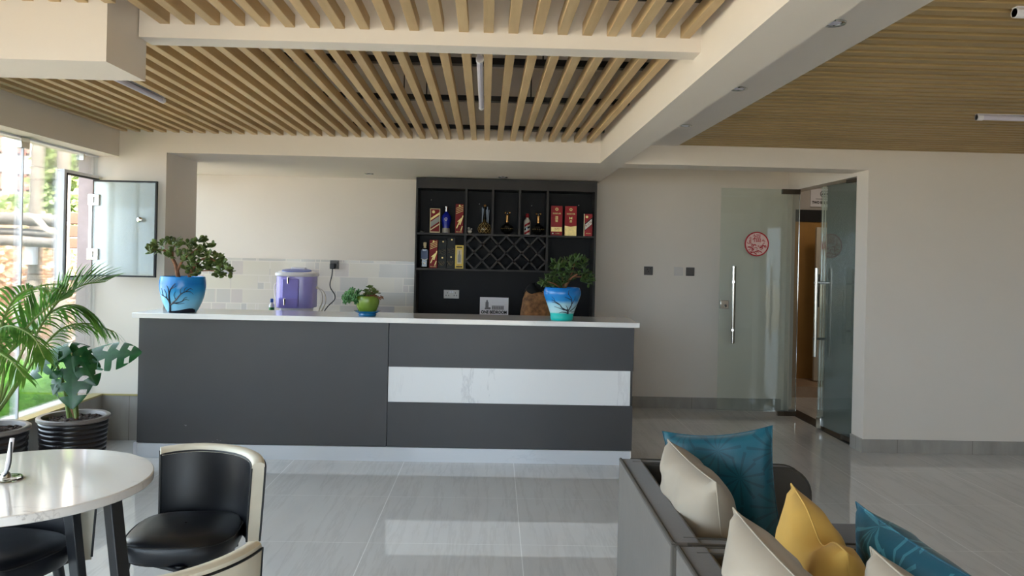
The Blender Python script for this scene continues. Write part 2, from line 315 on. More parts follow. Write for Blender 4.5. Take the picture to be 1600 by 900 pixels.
# ------------------------------------------------------------------ mesh building
class MB:
    def __init__(s): s.v = []; s.f = []; s.mi = []; s.mats = []
    def _m(s, m):
        if m is None: return 0
        if m not in s.mats: s.mats.append(m)
        return s.mats.index(m)
    def add(s, vs, fs, m=None):
        o = len(s.v); s.v += [Vector(x) for x in vs]; i = s._m(m)
        for f in fs: s.f.append(tuple(o + k for k in f)); s.mi.append(i)
        return s
    def box(s, x0, x1, y0, y1, z0, z1, m=None, mat=None):
        vs = [Vector(p) for p in ((x0, y0, z0), (x1, y0, z0), (x1, y1, z0), (x0, y1, z0), (x0, y0, z1), (x1, y0, z1), (x1, y1, z1), (x0, y1, z1))]
        if mat: vs = [mat @ p for p in vs]
        return s.add(vs, [(0, 3, 2, 1), (4, 5, 6, 7), (0, 1, 5, 4), (1, 2, 6, 5), (2, 3, 7, 6), (3, 0, 4, 7)], m)
    def prism(s, poly, z0, z1, m=None, mat=None):
        n = len(poly); vs = [Vector((x, y, z0)) for x, y in poly] + [Vector((x, y, z1)) for x, y in poly]
        if mat: vs = [mat @ p for p in vs]
        return s.add(vs, [tuple(range(n - 1, -1, -1)), tuple(range(n, 2 * n))] + [(i, (i + 1) % n, n + (i + 1) % n, n + i) for i in range(n)], m)
    def lathe(s, prof, c=(0, 0, 0), seg=32, m=None, sx=1.0, sy=1.0):
        vs = []; fs = []; c = Vector(c)
        for r, z in prof:
            for i in range(seg):
                a = 2 * math.pi * i / seg; vs.append(c + Vector((r * math.cos(a) * sx, r * math.sin(a) * sy, z)))
        for j in range(len(prof) - 1):
            for i in range(seg):
                k = (i + 1) % seg; fs.append((j * seg + i, j * seg + k, (j + 1) * seg + k, (j + 1) * seg + i))
        fs.append(tuple(range(seg - 1, -1, -1))); fs.append(tuple((len(prof) - 1) * seg + i for i in range(seg)))
        return s.add(vs, fs, m)
    def tube(s, pts, r, seg=8, m=None, flat=None):
        pts = [Vector(p) for p in pts]; n = len(pts); rs = r if isinstance(r, (list, tuple)) else [r] * n
        vs = []; fs = []; ref = None
        for i, p in enumerate(pts):
            t = (pts[min(i + 1, n - 1)] - pts[max(i - 1, 0)])
            t = t.normalized() if t.length > 1e-9 else Vector((0, 0, 1))
            if ref is None: ref = Vector((0, 0, 1)) if abs(t.z) < 0.9 else Vector((1, 0, 0))
            a = (ref - t * ref.dot(t)); a = a.normalized() if a.length > 1e-6 else t.orthogonal().normalized()
            b = t.cross(a); ref = a
            for k in range(seg):
                q = 2 * math.pi * k / seg; vs.append(p + (a * math.cos(q) + b * math.sin(q)) * rs[i])
        for i in range(n - 1):
            for k in range(seg):
                l = (k + 1) % seg; fs.append((i * seg + k, i * seg + l, (i + 1) * seg + l, (i + 1) * seg + k))
        fs.append(tuple(range(seg - 1, -1, -1))); fs.append(tuple((n - 1) * seg + k for k in range(seg)))
        return s.add(vs, fs, m)
    def ball(s, c, r, m=None, seg=12, sz=1.0):
        pr = [(max(1e-4, r * math.sin(math.pi * j / 8)), -r * sz * math.cos(math.pi * j / 8)) for j in range(9)]
        return s.lathe(pr, c, seg, m)
    def text(s, txt, size, mat, m=None, ext=0.0006, squash=None, bold=0.0):
        cu = bpy.data.curves.new('t', 'FONT'); cu.body = txt; cu.size = size; cu.align_x = 'CENTER'; cu.align_y = 'CENTER'; cu.extrude = ext; cu.offset = bold
        cu.resolution_u = 3
        o = bpy.data.objects.new('t', cu); COL.objects.link(o); dg = bpy.context.evaluated_depsgraph_get(); dg.update()
        me = bpy.data.meshes.new_from_object(o.evaluated_get(dg)); vs = [v.co.copy() for v in me.vertices]
        fs = [tuple(p.vertices) for p in me.polygons]
        bpy.data.objects.remove(o); bpy.data.curves.remove(cu); bpy.data.meshes.remove(me)
        if squash and vs:
            w = max(v.x for v in vs) - min(v.x for v in vs); vs = [Vector((v.x * squash / w, v.y, v.z)) for v in vs]
        return s.add([mat @ v for v in vs], fs, m)
    def obj(s, name, mat=None, parent=None, local=False, smooth=35, bevel=0.0, seg=2, subsurf=0, origin=None):
        me = bpy.data.meshes.new(name); off = Vector()
        if parent is not None and not local:
            p = parent
            while p is not None: off += p.location; p = p.parent
        elif parent is None and not local and s.v:
            xs = [v.x for v in s.v]; ys = [v.y for v in s.v]; zs = [v.z for v in s.v]
            off = Vector(origin) if origin is not None else Vector(((min(xs) + max(xs)) / 2, (min(ys) + max(ys)) / 2, min(zs)))
        me.from_pydata([v - off for v in s.v], [], s.f)
        if mat is not None and not s.mats: me.materials.append(M[mat])
        for m in s.mats: me.materials.append(M[m])
        if len(s.mats) > 1: me.polygons.foreach_set('material_index', s.mi)
        me.update()
        if smooth:
            me.polygons.foreach_set('use_smooth', [True] * len(me.polygons)); me.set_sharp_from_angle(angle=R(smooth))
        o = bpy.data.objects.new(name, me); COL.objects.link(o)
        if parent is not None: o.parent = parent
        elif not local: o.location = off
        if bevel:
            b = o.modifiers.new('bevel', 'BEVEL'); b.width = bevel; b.segments = seg; b.limit_method = 'ANGLE'; b.angle_limit = R(40)
        if subsurf:
            b = o.modifiers.new('sub', 'SUBSURF'); b.levels = subsurf; b.render_levels = subsurf
        return o
def tag(o, label, cat, group=None, kind=None):
    o['label'] = label; o['category'] = cat
    if group: o['group'] = group
    if kind: o['kind'] = kind
    return o
def thing(name, label, cat, loc=(0, 0, 0), rz=0.0, group=None):
    o = bpy.data.objects.new(name, None); COL.objects.link(o); o.location = loc; o.rotation_euler = (0, 0, rz); o.empty_display_size = 0.1
    return tag(o, label, cat, group)
def struct(name, mb, mat, label, cat, origin=None, **kw):
    o = mb.obj(name, mat, origin=origin if origin is not None else (0, 0, 0), **kw); return tag(o, label, cat, None, 'structure')
def rounded(w, d, r, n=6):
    pts = []
    for cx_, cy_, a0 in ((w - r, d - r, 0), (-w + r, d - r, 90), (-w + r, -d + r, 180), (w - r, -d + r, 270)):
        for i in range(n + 1):
            a = R(a0 + 90 * i / n); pts.append((cx_ + r * math.cos(a), cy_ + r * math.sin(a)))
    return pts
def bez(p, n=16):
    """Catmull-Rom through the points."""
    p = [Vector(q) for q in p]; q = [p[0] * 2 - p[1]] + p + [p[-1] * 2 - p[-2]]; out = []
    for i in range(1, len(q) - 2):
        for k in range(n):
            t = k / n; a, b, c, d = q[i - 1], q[i], q[i + 1], q[i + 2]
            out.append(0.5 * ((2 * b) + (c - a) * t + (2 * a - 5 * b + 4 * c - d) * t * t + (3 * b - a - 3 * c + d) * t ** 3))
    out.append(p[-1]); return out
FACE = Matrix(((1, 0, 0, 0), (0, 0, -1, 0), (0, 1, 0, 0), (0, 0, 0, 1)))     # text/plate standing up, facing -Y (x right, y up)
def facing(x, y, z, rz=0): return Matrix.Translation((x, y, z)) @ Matrix.Rotation(rz, 4, 'Z') @ FACE

# ------------------------------------------------------------------ the setting
W1, BACK, SOF, SL, SLAB = 6.1, 7.8, 2.23, 2.385, 2.95
LX, WX = -2.925, -3.09                    # face of the beam over the window, window plane
BX0, BX1, RX = 0.81, 1.0, 2.93            # long beam, door wall
FRONT, EAST = -2.5, 7.0
mb = MB().box(-3.3, 7.2, FRONT - 0.2, 9.6, -0.12, 0)
struct('floor', mb, 'floor', 'polished grey porcelain tile floor with pale joints and fine veins', 'floor', smooth=0)
mb = MB().box(-3.3, 7.2, FRONT - 0.2, 9.6, SLAB, SLAB + 0.2)
struct('ceiling', mb, 'slab', 'rough grey concrete ceiling seen through the wooden slats', 'ceiling', smooth=0)

# wall facing the camera: left pier, band over the counter opening, band over the lobby recess, right wall
mb = MB()
mb.box(-3.22, -2.56, W1, 6.72, 0, SLAB)                                  # left pier
mb.box(-2.56, BX1, W1, BACK + 0.15, SOF, SLAB)                           # dropped ceiling over the counter
mb.box(-3.22, -2.56, 6.72, BACK + 0.15, SOF, SLAB)
mb.box(BX1, RX, W1, 6.38, SOF, SLAB)                                     # header over the lobby recess
mb.box(RX, EAST, W1, 6.30, 0, SLAB)                                      # right wall
mb.box(-3.22, RX, BACK, BACK + 0.15, 0, SLAB)                            # back wall
struct('wall_back', mb, 'wall', 'cream plastered back wall with the recess behind the reception counter', 'wall', smooth=0)
mb = MB().box(BX1, RX, 6.38, BACK, 2.62, 2.7)
struct('trim_1', mb, 'wall', 'flat plaster ceiling of the lobby recess before the glass doors', 'ceiling', smooth=0)
mb = MB()
mb.box(RX, RX + 0.14, 6.30, BACK + 0.15, 2.2, SLAB); mb.box(RX, RX + 0.012, 7.70, BACK + 0.15, 0, 2.2)
struct('wall_lobby', mb, 'wall', 'plastered side wall of the recess with the glass door opening', 'wall', smooth=0)
mb = MB()
mb.box(RX + 0.14, 5.2, 9.2, 9.35, 0, SLAB); mb.box(4.7, 4.85, 6.3, 9.2, 0, SLAB); mb.box(RX, 3.07, BACK + 0.15, 9.2, 0, SLAB)
struct('wall_hallway', mb, 'hallwall', 'dim plastered hallway wall beyond the glass doors', 'wall', smooth=0)
mb = MB().box(3.07, 4.7, 8.55, 9.2, 0, 0.12)
struct('trim_2', mb, 'hallstep', 'beige tiled step at the end of the hallway', 'step', smooth=0)
# long beam running from the back wall towards the front, and the flat strip beside it
mb = MB().prism([(BX0 - 0.005, W1), (BX0 + 0.035, FRONT), (BX1 + 0.075, FRONT), (BX1 - 0.01, W1)], SOF, SLAB)
struct('trim_3', mb, 'wall', 'long cream ceiling beam running from the back wall towards the camera', 'beam', smooth=0)
mb = MB().prism([(BX1 - 0.02, W1), (BX1, FRONT), (1.545, FRONT), (1.412, W1)], SL - 0.004, SL + 0.06)
struct('trim_4', mb, 'wall', 'flat white ceiling strip with downlights right of the long beam', 'ceiling strip', smooth=0)
mb = MB().box(-1.45, BX0 + 0.02, 3.165, 3.285, 2.33, SLAB)
struct('trim_5', mb, 'wall', 'thin white cross beam between the two bays of wooden slats', 'beam', smooth=0)
mb = MB().box(-3.1, -1.455, 2.92, 3.245, 2.17, SLAB)
struct('trim_6', mb, 'wall', 'deep boxed beam end hanging at the upper left', 'beam', smooth=0)
# window side
mb = MB()
mb.box(-3.22, LX, FRONT, W1, 2.19, SLAB); mb.box(-3.22, -3.02, FRONT, W1, 0, 0.345)
mb.box(-3.22, -3.02, FRONT, FRONT + 0.2, 0.345, 2.19)
mb.box(-3.22, -3.08, 6.72, BACK, 0, 0.3)
struct('wall_window_side', mb, 'wall', 'white beam and low wall above and below the long window', 'wall', smooth=0)
mb = MB().box(EAST, EAST + 0.2, FRONT, 9.2, 0, SLAB)
struct('wall_right', mb, 'wall', 'cream wall at the far right end of the lounge', 'wall', smooth=0)
mb = MB()
mb.box(-3.3, EAST + 0.2, FRONT - 0.2, FRONT, 2.25, SLAB)
mb.box(-3.22, -2.87, FRONT - 0.2, FRONT, 0, 2.25); mb.box(1.7, 7.2, FRONT - 0.2, FRONT, 0, 2.25)
struct('wall_front', mb, 'wall', 'wall with glazed shopfront opening behind the camera', 'wall', smooth=0)
mb = MB().box(-3.22, -3.11, W1 - 0.02, W1 - 0.001, -0.1, SLAB)
struct('trim_11', mb, 'outer', 'mauve grey rendered pilaster outside the open casement', 'wall', smooth=0)
# skirtings
mb = MB().box(-3.02, -2.56, W1 - 0.012, W1, 0, 0.345); mb.box(-3.02, -3.008, FRONT, W1 - 0.012, 0, 0.345)
struct('baseboard_left', mb, 'skirt', 'tall grey tile dado on the low wall below the window', 'baseboard', smooth=0)
mb = MB().box(-3.09, -2.56, W1 - 0.016, W1 + 0.0, 0.345, 0.357); mb.box(-3.09, -3.004, FRONT, W1 - 0.016, 0.345, 0.357)
struct('trim_7', mb, 'gold', 'thin brass edge strip on top of the grey tile dado', 'trim', smooth=0)
mb = MB().box(BX1 - 0.4, RX - 0.03, BACK - 0.012, BACK, 0, 0.11)
struct('baseboard_back', mb, 'skirt', 'grey tile skirting along the recess back wall', 'baseboard', smooth=0)
mb = MB().box(RX - 0.012, EAST, W1 - 0.012, W1, 0, 0.105)
struct('baseboard_right', mb, 'skirt', 'grey tile skirting along the right wall', 'baseboard', smooth=0)
mb = MB().box(RX - 0.012, RX, W1, 6.30, 0, 0.105)
struct('baseboard_pier', mb, 'skirt_y', 'grey tile skirting on the narrow side of the door pier', 'baseboard', smooth=0)
# tiled splashback behind the counter
mb = MB().box(-3.0, -0.775, BACK - 0.012, BACK, 0.88, 1.412)
struct('trim_8', mb, 'splash', 'patchwork beige and grey wall tiles behind the counter', 'tiles', smooth=0)
# long window: fixed panes, joint, clamps, casement frame
w1 = thing('window_1', 'long frameless glass window on the left with an open casement', 'window', (WX, 1.8, 0.357)); w1['kind'] = 'structure'
for y0, y1 in ((FRONT + 0.2, -0.05), (-0.044, 2.55), (2.556, 5.145)):
    MB().box(WX - 0.005, WX + 0.005, y0, y1, 0.357, 2.19).obj('pane', 'glass', w1, smooth=0)
p = MB().box(WX - 0.005, WX + 0.005, 5.151, 6.098, 0.357, 1.255); p.box(WX - 0.005, WX + 0.005, 5.151, 6.098, 2.02, 2.19); p.box(WX - 0.005, WX + 0.005, 5.151, 5.62, 1.255, 2.02)
p.obj('pane', 'glass', w1, smooth=0)
for y in (-0.047, 2.553, 5.148):
    MB().box(WX - 0.008, WX + 0.008, y - 0.005, y + 0.005, 0.357, 2.19).obj('silicone_joint', 'alu', w1, smooth=0)
    MB().box(WX - 0.02, WX + 0.022, y - 0.045, y + 0.045, 2.115, 2.188).obj('glass_clamp', 'chrome', w1, bevel=0.004)
MB().box(WX - 0.012, WX + 0.012, FRONT + 0.2, 6.098, 2.178, 2.19).obj('head_channel', 'alu', w1, smooth=0)
MB().box(WX - 0.012, WX + 0.02, 5.86, 5.88, 2.13, 2.178).obj('glass_clip', 'metal', w1, smooth=0)
f = MB()
for y0, y1, z0, z1 in ((5.605, 5.635, 1.24, 2.035), (5.635, 6.09, 2.012, 2.035), (5.635, 6.09, 1.24, 1.263)):
    f.box(WX - 0.02, WX + 0.022, y0, y1, z0, z1)
f = f.obj('casement_frame', 'alu', w1, smooth=0)
g = MB()
for y0, y1, z0, z1 in ((5.635, 5.645, 1.263, 2.012), (5.645, 6.09, 2.0, 2.012), (5.645, 6.09, 1.263, 1.275)):
    g.box(WX + 0.0, WX + 0.026, y0, y1, z0, z1)
g.obj('gasket', 'gasket', f, smooth=0)
c = MB().box(-3.045, -2.585, 5.972, 5.982, 1.275, 1.985).obj('casement_pane', 'glass_case', w1, smooth=0)
g = MB(); 
for x0, x1, z0, z1 in ((-3.05, -2.572, 1.982, 1.994), (-3.05, -2.572, 1.265, 1.277), (-2.584, -2.572, 1.277, 1.982)): g.box(x0, x1, 5.964, 5.99, z0, z1)
g.obj('gasket', 'gasket', c, smooth=0)
for z in (1.80, 1.39):
    h = MB().box(-3.085, -3.0, 5.958, 5.998, z, z + 0.085); h.box(-3.06, -3.035, 5.95, 5.958, z + 0.02, z + 0.065)
    h.obj('hinge', 'metal', c, bevel=0.003)
MB().box(-3.075, -3.052, 5.96, 5.985, 1.475, 1.80).obj('edge_strip', 'alu', c, smooth=0)
MB().lathe([(0.012, 0), (0.012, 0.02), (0.02, 0.024), (0.021, 0.034), (0.012, 0.04)], seg=16).obj('knob', 'chrome', c, local=True)
k = bpy.data.objects['knob']; k.location = Vector((-2.685, 5.972, 1.70)) - c.parent.location; k.rotation_euler = (R(90), 0, 0)
w2 = thing('window_2', 'kitchen window at the hidden left end of the recess', 'window', (-3.15, 7.26, 0.3)); w2['kind'] = 'structure'
MB().box(-3.155, -3.145, 6.74, 7.78, 0.3, 2.23).obj('pane', 'glass', w2, smooth=0)
w3 = thing('window_3', 'glazed shopfront behind the camera', 'window', (1.8, FRONT - 0.1, 0)); w3['kind'] = 'structure'
for i in range(3):
    x = -2.87 + i * 1.524; MB().box(x, x + 1.5, FRONT - 0.105, FRONT - 0.095, 0.02, 2.25).obj('pane', 'glass', w3, smooth=0)
    MB().box(x + 1.5, x + 1.524, FRONT - 0.13, FRONT - 0.07, 0.0, 2.25).obj('mullion', 'alu', w3, smooth=0)

# ------------------------------------------------------------------ glass doors to the hallway
def pull_handle(leaf, along, pos, z0, z1, rings, gap):
    """two round bars either side of the glass joined by two standoffs; along = unit vector across the glass"""
    a = Vector(along); h = MB(); p = Vector(pos)
    for sgn in (-1, 1): h.tube([p + a * gap * sgn + Vector((0, 0, z0)), p + a * gap * sgn + Vector((0, 0, z1))], 0.016, 12)
    h = h.obj('pull_handle', 'metal', leaf); s = MB()
    for z in rings:
        s.tube([p - a * (gap + 0.02) + Vector((0, 0, z)), p + a * (gap + 0.02) + Vector((0, 0, z))], 0.011, 10)
        for sgn in (-1, 1): s.tube([p + a * gap * sgn + Vector((0, 0, z - 0.008)), p + a * gap * sgn + Vector((0, 0, z + 0.008))], 0.02, 12)
    s.obj('standoff', 'chrome', h)
def sticker(leaf, mat, local=False):
    """round red good-luck sticker: ring, character, cloud swirls"""
    b = MB().lathe([(0.118, 0), (0.118, 0.0006)], seg=48)
    b.v = [mat @ v for v in b.v]; b = b.obj('luck_sticker', 'pinkfilm', leaf, local)
    r = MB(); n = 64
    ring = [(0.112 * math.cos(2 * math.pi * i / n), 0.112 * math.sin(2 * math.pi * i / n), 0.001) for i in range(n + 1)]
    r.tube(ring, 0.0065, 6)
    rng = random.Random(3)
    for i in range(26):
        a = rng.uniform(0, 6.28); q = rng.uniform(0.02, 0.095); x, y = q * math.cos(a), q * math.sin(a)
        if abs(x) < 0.045 and y > -0.005: continue
        s0 = rng.uniform(0, 6.28); rr = rng.uniform(0.006, 0.014); L = rng.uniform(2.5, 5.0)
        r.tube([(x + rr * math.cos(s0 + L * t / 7), y + rr * math.sin(s0 + L * t / 7), 0.001) for t in range(8)], 0.0028, 5)
    for (x0, y0), (x1, y1) in (((-0.085, -0.03), (-0.03, -0.06)), ((-0.02, -0.075), (0.05, -0.08)), ((0.03, -0.04), (0.09, -0.02)), ((-0.06, -0.085), (0.0, -0.1))):
        r.tube([(x0, y0, 0.001), ((x0 + x1) / 2, (y0 + y1) / 2 + 0.015, 0.001), (x1, y1, 0.001)], 0.005, 5)
    r.text('\u798f', 0.085, Matrix.Translation((0, 0.05, 0.0012)), None, 0.0008)
    for i in range(3): r.text('\u559c', 0.024, Matrix.Translation((-0.062, 0.055 - i * 0.024, 0.0012)), None, 0.0006)
    r.v = [mat @ v for v in r.v]; r.obj('sticker_print', 'redfilm', b, local)
d1 = thing('door_1', 'open green-tinted glass door leaf standing parallel to the recess back wall', 'glass door', (2.91, 7.45, 0.012)); d1['kind'] = 'structure'
pane = MB().box(2.155, 2.915, 7.444, 7.456, 0.05, 2.188).obj('glass_leaf', 'glass_door', d1, smooth=0)
MB().box(2.742, 2.915, 7.432, 7.468, 2.142, 2.19).obj('patch_fitting', 'darkpatch', d1, bevel=0.002)
MB().box(2.742, 2.915, 7.432, 7.468, 0.012, 0.055).obj('patch_fitting', 'darkpatch', d1, bevel=0.002)
lk = MB().box(2.165, 2.243, 7.43, 7.47, 1.028, 1.11).obj('lock_box', 'chrome', d1, bevel=0.003)
MB().lathe([(0.012, 0), (0.012, 0.008), (0.006, 0.01)], seg=12).obj('lock_cylinder', 'black', lk, local=True)
k = bpy.data.objects['lock_cylinder']; k.location = Vector((2.212, 7.43, 1.058)) - d1.location; k.rotation_euler = (R(90), 0, 0)
MB().tube([(2.915, 7.45, 0.02), (2.915, 7.45, 2.195)], 0.004, 8).obj('edge_rail', 'chrome', d1)
pull_handle(d1, (0.35, 0.94, 0), (2.296, 7.45, 0), 0.70, 1.44, (0.83, 1.29), 0.05)
sticker(d1, facing(2.505, 7.443, 1.656))
d2 = thing('door_2', 'closed glass door leaf beside the pier with an upright steel pull bar', 'glass door', (2.97, 6.36, 0.012), R(4.5)); d2['kind'] = 'structure'
pane = MB().box(-0.006, 0.006, 0.0, 0.60, 0.03, 2.16).obj('glass_leaf', 'glass_door', d2, local=True, smooth=0)
MB().box(-0.018, 0.018, 0.0, 0.16, 2.15, 2.18).obj('patch_fitting', 'darkpatch', d2, local=True, bevel=0.002)
MB().box(-0.018, 0.018, 0.0, 0.16, 0.0, 0.04).obj('patch_fitting', 'darkpatch', d2, local=True, bevel=0.002)
MB().box(-0.022, 0.022, 0.50, 0.58, 0.0, 0.10).obj('floor_lock', 'chrome', d2, local=True, bevel=0.004)
h = MB()
for sx in (-0.07, 0.07): h.tube([(sx, 0.53, 0.64), (sx, 0.53, 1.43)], 0.016, 12)
h = h.obj('pull_handle', 'metal', d2, local=True); s_ = MB()
for z in (0.80, 1.30): s_.tube([(-0.09, 0.53, z), (0.09, 0.53, z)], 0.011, 10)
s_.obj('standoff', 'chrome', h, local=True)
mb = MB().box(RX, RX + 0.14, 6.30, 7.80, -0.001, 0.006)
struct('trim_9', mb, 'black', 'dark stone threshold strip under the glass doors', 'threshold', smooth=0)
# hallway: closed tan door, dark lintel, ajar ivory door with black handle
d3 = thing('door_3', 'tan veneered door at the end of the hallway under a dark lintel', 'door', (3.55, 9.18, 0.12)); d3['kind'] = 'structure'
MB().box(3.25, 4.0, 9.16, 9.199, 0.12, 1.972).obj('leaf', 'tan', d3, smooth=0)
MB().box(3.15, 4.55, 9.15, 9.199, 1.972, 2.115).obj('lintel_panel', 'black', d3, smooth=0)
MB().box(3.2, 3.25, 9.15, 9.199, 0.12, 1.972).obj('jamb', 'tan', d3, smooth=0)
d4 = thing('door_4', 'ivory door standing ajar in the hallway with a black lever plate', 'door', (3.84, 8.95, 0.12)); d4['kind'] = 'structure'
MB().box(3.70, 4.12, 8.93, 8.97, 0.13, 1.90).obj('leaf', 'ivory', d4, bevel=0.002)
hp = MB().box(3.715, 3.745, 8.918, 8.93, 0.98, 1.36).obj('handle_plate', 'black', d4, bevel=0.003)
MB().tube(bez([(3.725, 8.918, 1.04), (3.70, 8.87, 1.08), (3.70, 8.87, 1.22), (3.725, 8.918, 1.27)], 6), 0.009, 8).obj('pull_bar', 'black', hp)
MB().box(4.055, 4.085, 8.924, 8.93, 1.80, 1.84).obj('number_plate', 'switch_dark', d4, smooth=0)

t = thing('hallway_fill', 'added square fill light brightening the hallway, unseen above the door opening', 'ceiling light', (3.9, 8.0, SLAB - 0.03))  # added unseen light without a known source, lifts the dark hallway
MB().box(3.7, 4.1, 7.8, 8.2, SLAB - 0.04, SLAB).obj('housing', 'white_plastic', t, smooth=0)
hl = bpy.data.lights.new('hallway_fill_light', 'AREA'); hl.shape = 'SQUARE'; hl.size = 0.36; hl.energy = 1.2; hl.color = (1.0, 0.86, 0.7)
ho = bpy.data.objects.new('hallway_fill_light', hl); COL.objects.link(ho); ho.location = (0, 0, -0.02); ho.parent = t

# ------------------------------------------------------------------ slatted ceilings
def slat_bay(name, label, loc, ax, positions, a0, a1s, mat, rails, rods, hw=0.02):
    """ax 0: slats run along Y at the given X positions; ax 1: along X at the given Y positions"""
    t = thing(name, label, 'slatted ceiling', loc, group='slatted ceiling bays'); t['kind'] = 'structure'
    cache = {}
    for p, e in zip(positions, a1s):
        L = e - a0; key = round(L, 3)
        if key not in cache:
            o = MB().box(-hw, hw, -L / 2, L / 2, SL, SL + 0.052).obj('slat', mat, t, local=True, smooth=0, bevel=0.0015 if hw < 0.025 else 0.004, seg=1); cache[key] = o
        else:
            o = cache[key].copy(); COL.objects.link(o); o.parent = t
        w = Vector((p, (a0 + e) / 2, 0)) if ax == 0 else Vector(((a0 + e) / 2, p, 0))
        if ax == 0: w.x += (6.1 - w.y) * 0.0128; o.rotation_euler = (0, 0, 0.0128)
        o.location = w - Vector(loc); o.location.z = 0 - loc[2]
        if ax: o.rotation_euler = (0, 0, R(90))
    for (x0, x1, y0, y1) in rails: MB().box(x0, x1, y0, y1, SL + 0.053, SL + 0.085).obj('carrier_rail', 'dark_metal', t, smooth=0)
    for (x, y) in rods: MB().tube([(x, y, SL + 0.085), (x, y, SLAB)], 0.004, 6).obj('hanger_rod', 'dark_metal', t)
    return t
xs = [0.715 - 0.1 * i for i in range(37)]
slat_bay('slatted_ceiling', 'pale oak slatted ceiling bay directly above the reception counter', (-1.05, 4.69, SL), 0, xs, 3.285, [6.1] * len(xs), 'slat',
         [(LX, BX0, y - 0.025, y + 0.025) for y in (3.92, 4.84, 5.92)], [(0.22, 3.95), (-0.62, 3.95), (0.2, 4.87), (-0.45, 4.87), (-0.63, 5.2), (-1.4, 4.87), (-1.5, 3.95)])
xs = [0.715 - 0.1 * i for i in range(38)]
slat_bay('slatted_ceiling', 'pale oak slatted ceiling bay nearest the camera, in front of the thin cross beam', (-1.05, 1.7, SL), 0, xs, 0.3, [3.165 if x > -1.47 else 2.92 for x in xs], 'slat',
         [(LX, BX0, y - 0.025, y + 0.025) for y in (0.8, 1.85, 2.86)], [(0.3, 1.88), (-1.0, 1.88)])
ys = [6.065 - 0.0945 * i for i in range(60)]
slat_bay('slatted_ceiling', 'honey coloured slatted ceiling bay over the right half of the lounge', (4.2, 3.3, SL), 1, ys, 1.42, [EAST] * len(ys), 'slat_right',
         [(x - 0.025, x + 0.025, 0.4, 6.1) for x in (2.0, 3.4, 4.8)], [], 0.030)
bpy.data.objects['slatted_ceiling.002']['group'] = 'slatted ceiling bays'

for lab, mt, pts in (('dark loose wiring lying on the rails above the counter slats', 'black', [(425, 92), (440, 100), (432, 108), (452, 112), (446, 122), (466, 128)]),
                     ('short red wire hanging above the counter slats', 'redfilm', [(512, 146), (518, 152), (514, 160)])):
    q = []
    for i, (px, py) in enumerate(pts):
        d = ray(px, py); z = 2.475 + 0.012 * (i % 2) if mt == 'black' else 2.46; q.append(Vector((0, 0, CAMH)) + d * ((z - CAMH) / d.z))
    o = MB().tube(bez(q, 6), 0.006, 6).obj('loose_cable', mt); tag(o, lab, 'cable')
def tube_lamp(label, p0, p1):
    p0 = Vector(p0); p1 = Vector(p1); t = thing('tube_lamp', label, 'ceiling light', p0, group='unlit tube lamps in the slatted ceilings')
    MB().tube([p0 + Vector((0, 0, 0.03)), p1 + Vector((0, 0, 0.03))], 0.016, 10).obj('tube', 'tube_glass', t)
    d = (p1 - p0).normalized()
    for q in (p0, p1 - d * 0.035): MB().tube([q + Vector((0, 0, 0.03)), q + d * 0.035 + Vector((0, 0, 0.03))], 0.019, 10).obj('end_cap', 'white_plastic', t)
    b = MB(); w = Vector((-d.y, d.x, 0)) * 0.014
    b.add([p0 - w + Vector((0, 0, 0.047)), p0 + w + Vector((0, 0, 0.047)), p1 + w + Vector((0, 0, 0.047)), p1 - w + Vector((0, 0, 0.047)),
           p0 - w + Vector((0, 0, 0.066)), p0 + w + Vector((0, 0, 0.066)), p1 + w + Vector((0, 0, 0.066)), p1 - w + Vector((0, 0, 0.066))],
          [(0, 3, 2, 1), (4, 5, 6, 7), (0, 1, 5, 4), (1, 2, 6, 5), (2, 3, 7, 6), (3, 0, 4, 7)])
    b.obj('batten', 'white_plastic', t, smooth=0); return t
t = tube_lamp('unlit tube lamp hanging between the slats at the middle of the counter bay', (-0.092, 3.62, 2.365), (-0.105, 4.80, 2.365))
MB().tube(bez([(-0.085, 3.62, 2.41), (-0.10, 3.60, 2.44), (-0.07, 3.62, 2.46), (-0.09, 3.66, 2.47)], 6), 0.004, 6).obj('cable', 'white_plastic', t)
tube_lamp('unlit tube lamp between the slats beside the boxed beam end at the upper left', (-2.035, 3.6, 2.352), (-2.035, 4.78, 2.352))
tube_lamp('unlit tube lamp under the honey coloured slats above the right wall', (2.82, 4.55, 2.335), (4.0, 4.55, 2.335))
tube_lamp('unlit tube lamp at the top right corner, nearest under the honey slats', (1.78, 2.67, 2.335), (2.96, 2.67, 2.335))
def downlight(label, x, y, z, tilt=0):
    t = thing('downlight', label, 'downlight', (x, y, z), group='recessed downlights')
    MB().lathe([(0.045, -0.001), (0.042, -0.006), (0.03, -0.004), (0.027, 0.0)], (x, y, z), 28).obj('trim_ring', 'chrome', t)
    MB().lathe([(0.026, -0.0015), (0.014, -0.003)], (x, y, z), 20).obj('lens', 'tube_glass', t)
downlight('recessed downlight in the soffit above the water dispenser side of the counter', -1.2, 7.34, SOF)
downlight('recessed downlight in the soffit above the dark bottle cabinet', 0.056, 7.34, SOF)
for y, lab in ((2.89, 'recessed downlight in the flat strip, closest to the camera of its row of three'), (4.03, 'recessed downlight in the flat strip, middle one of its row of three'), (5.18, 'recessed downlight in the flat strip, closest to the back wall of its row of three')):
    downlight(lab, 1.245, y, SL - 0.004)

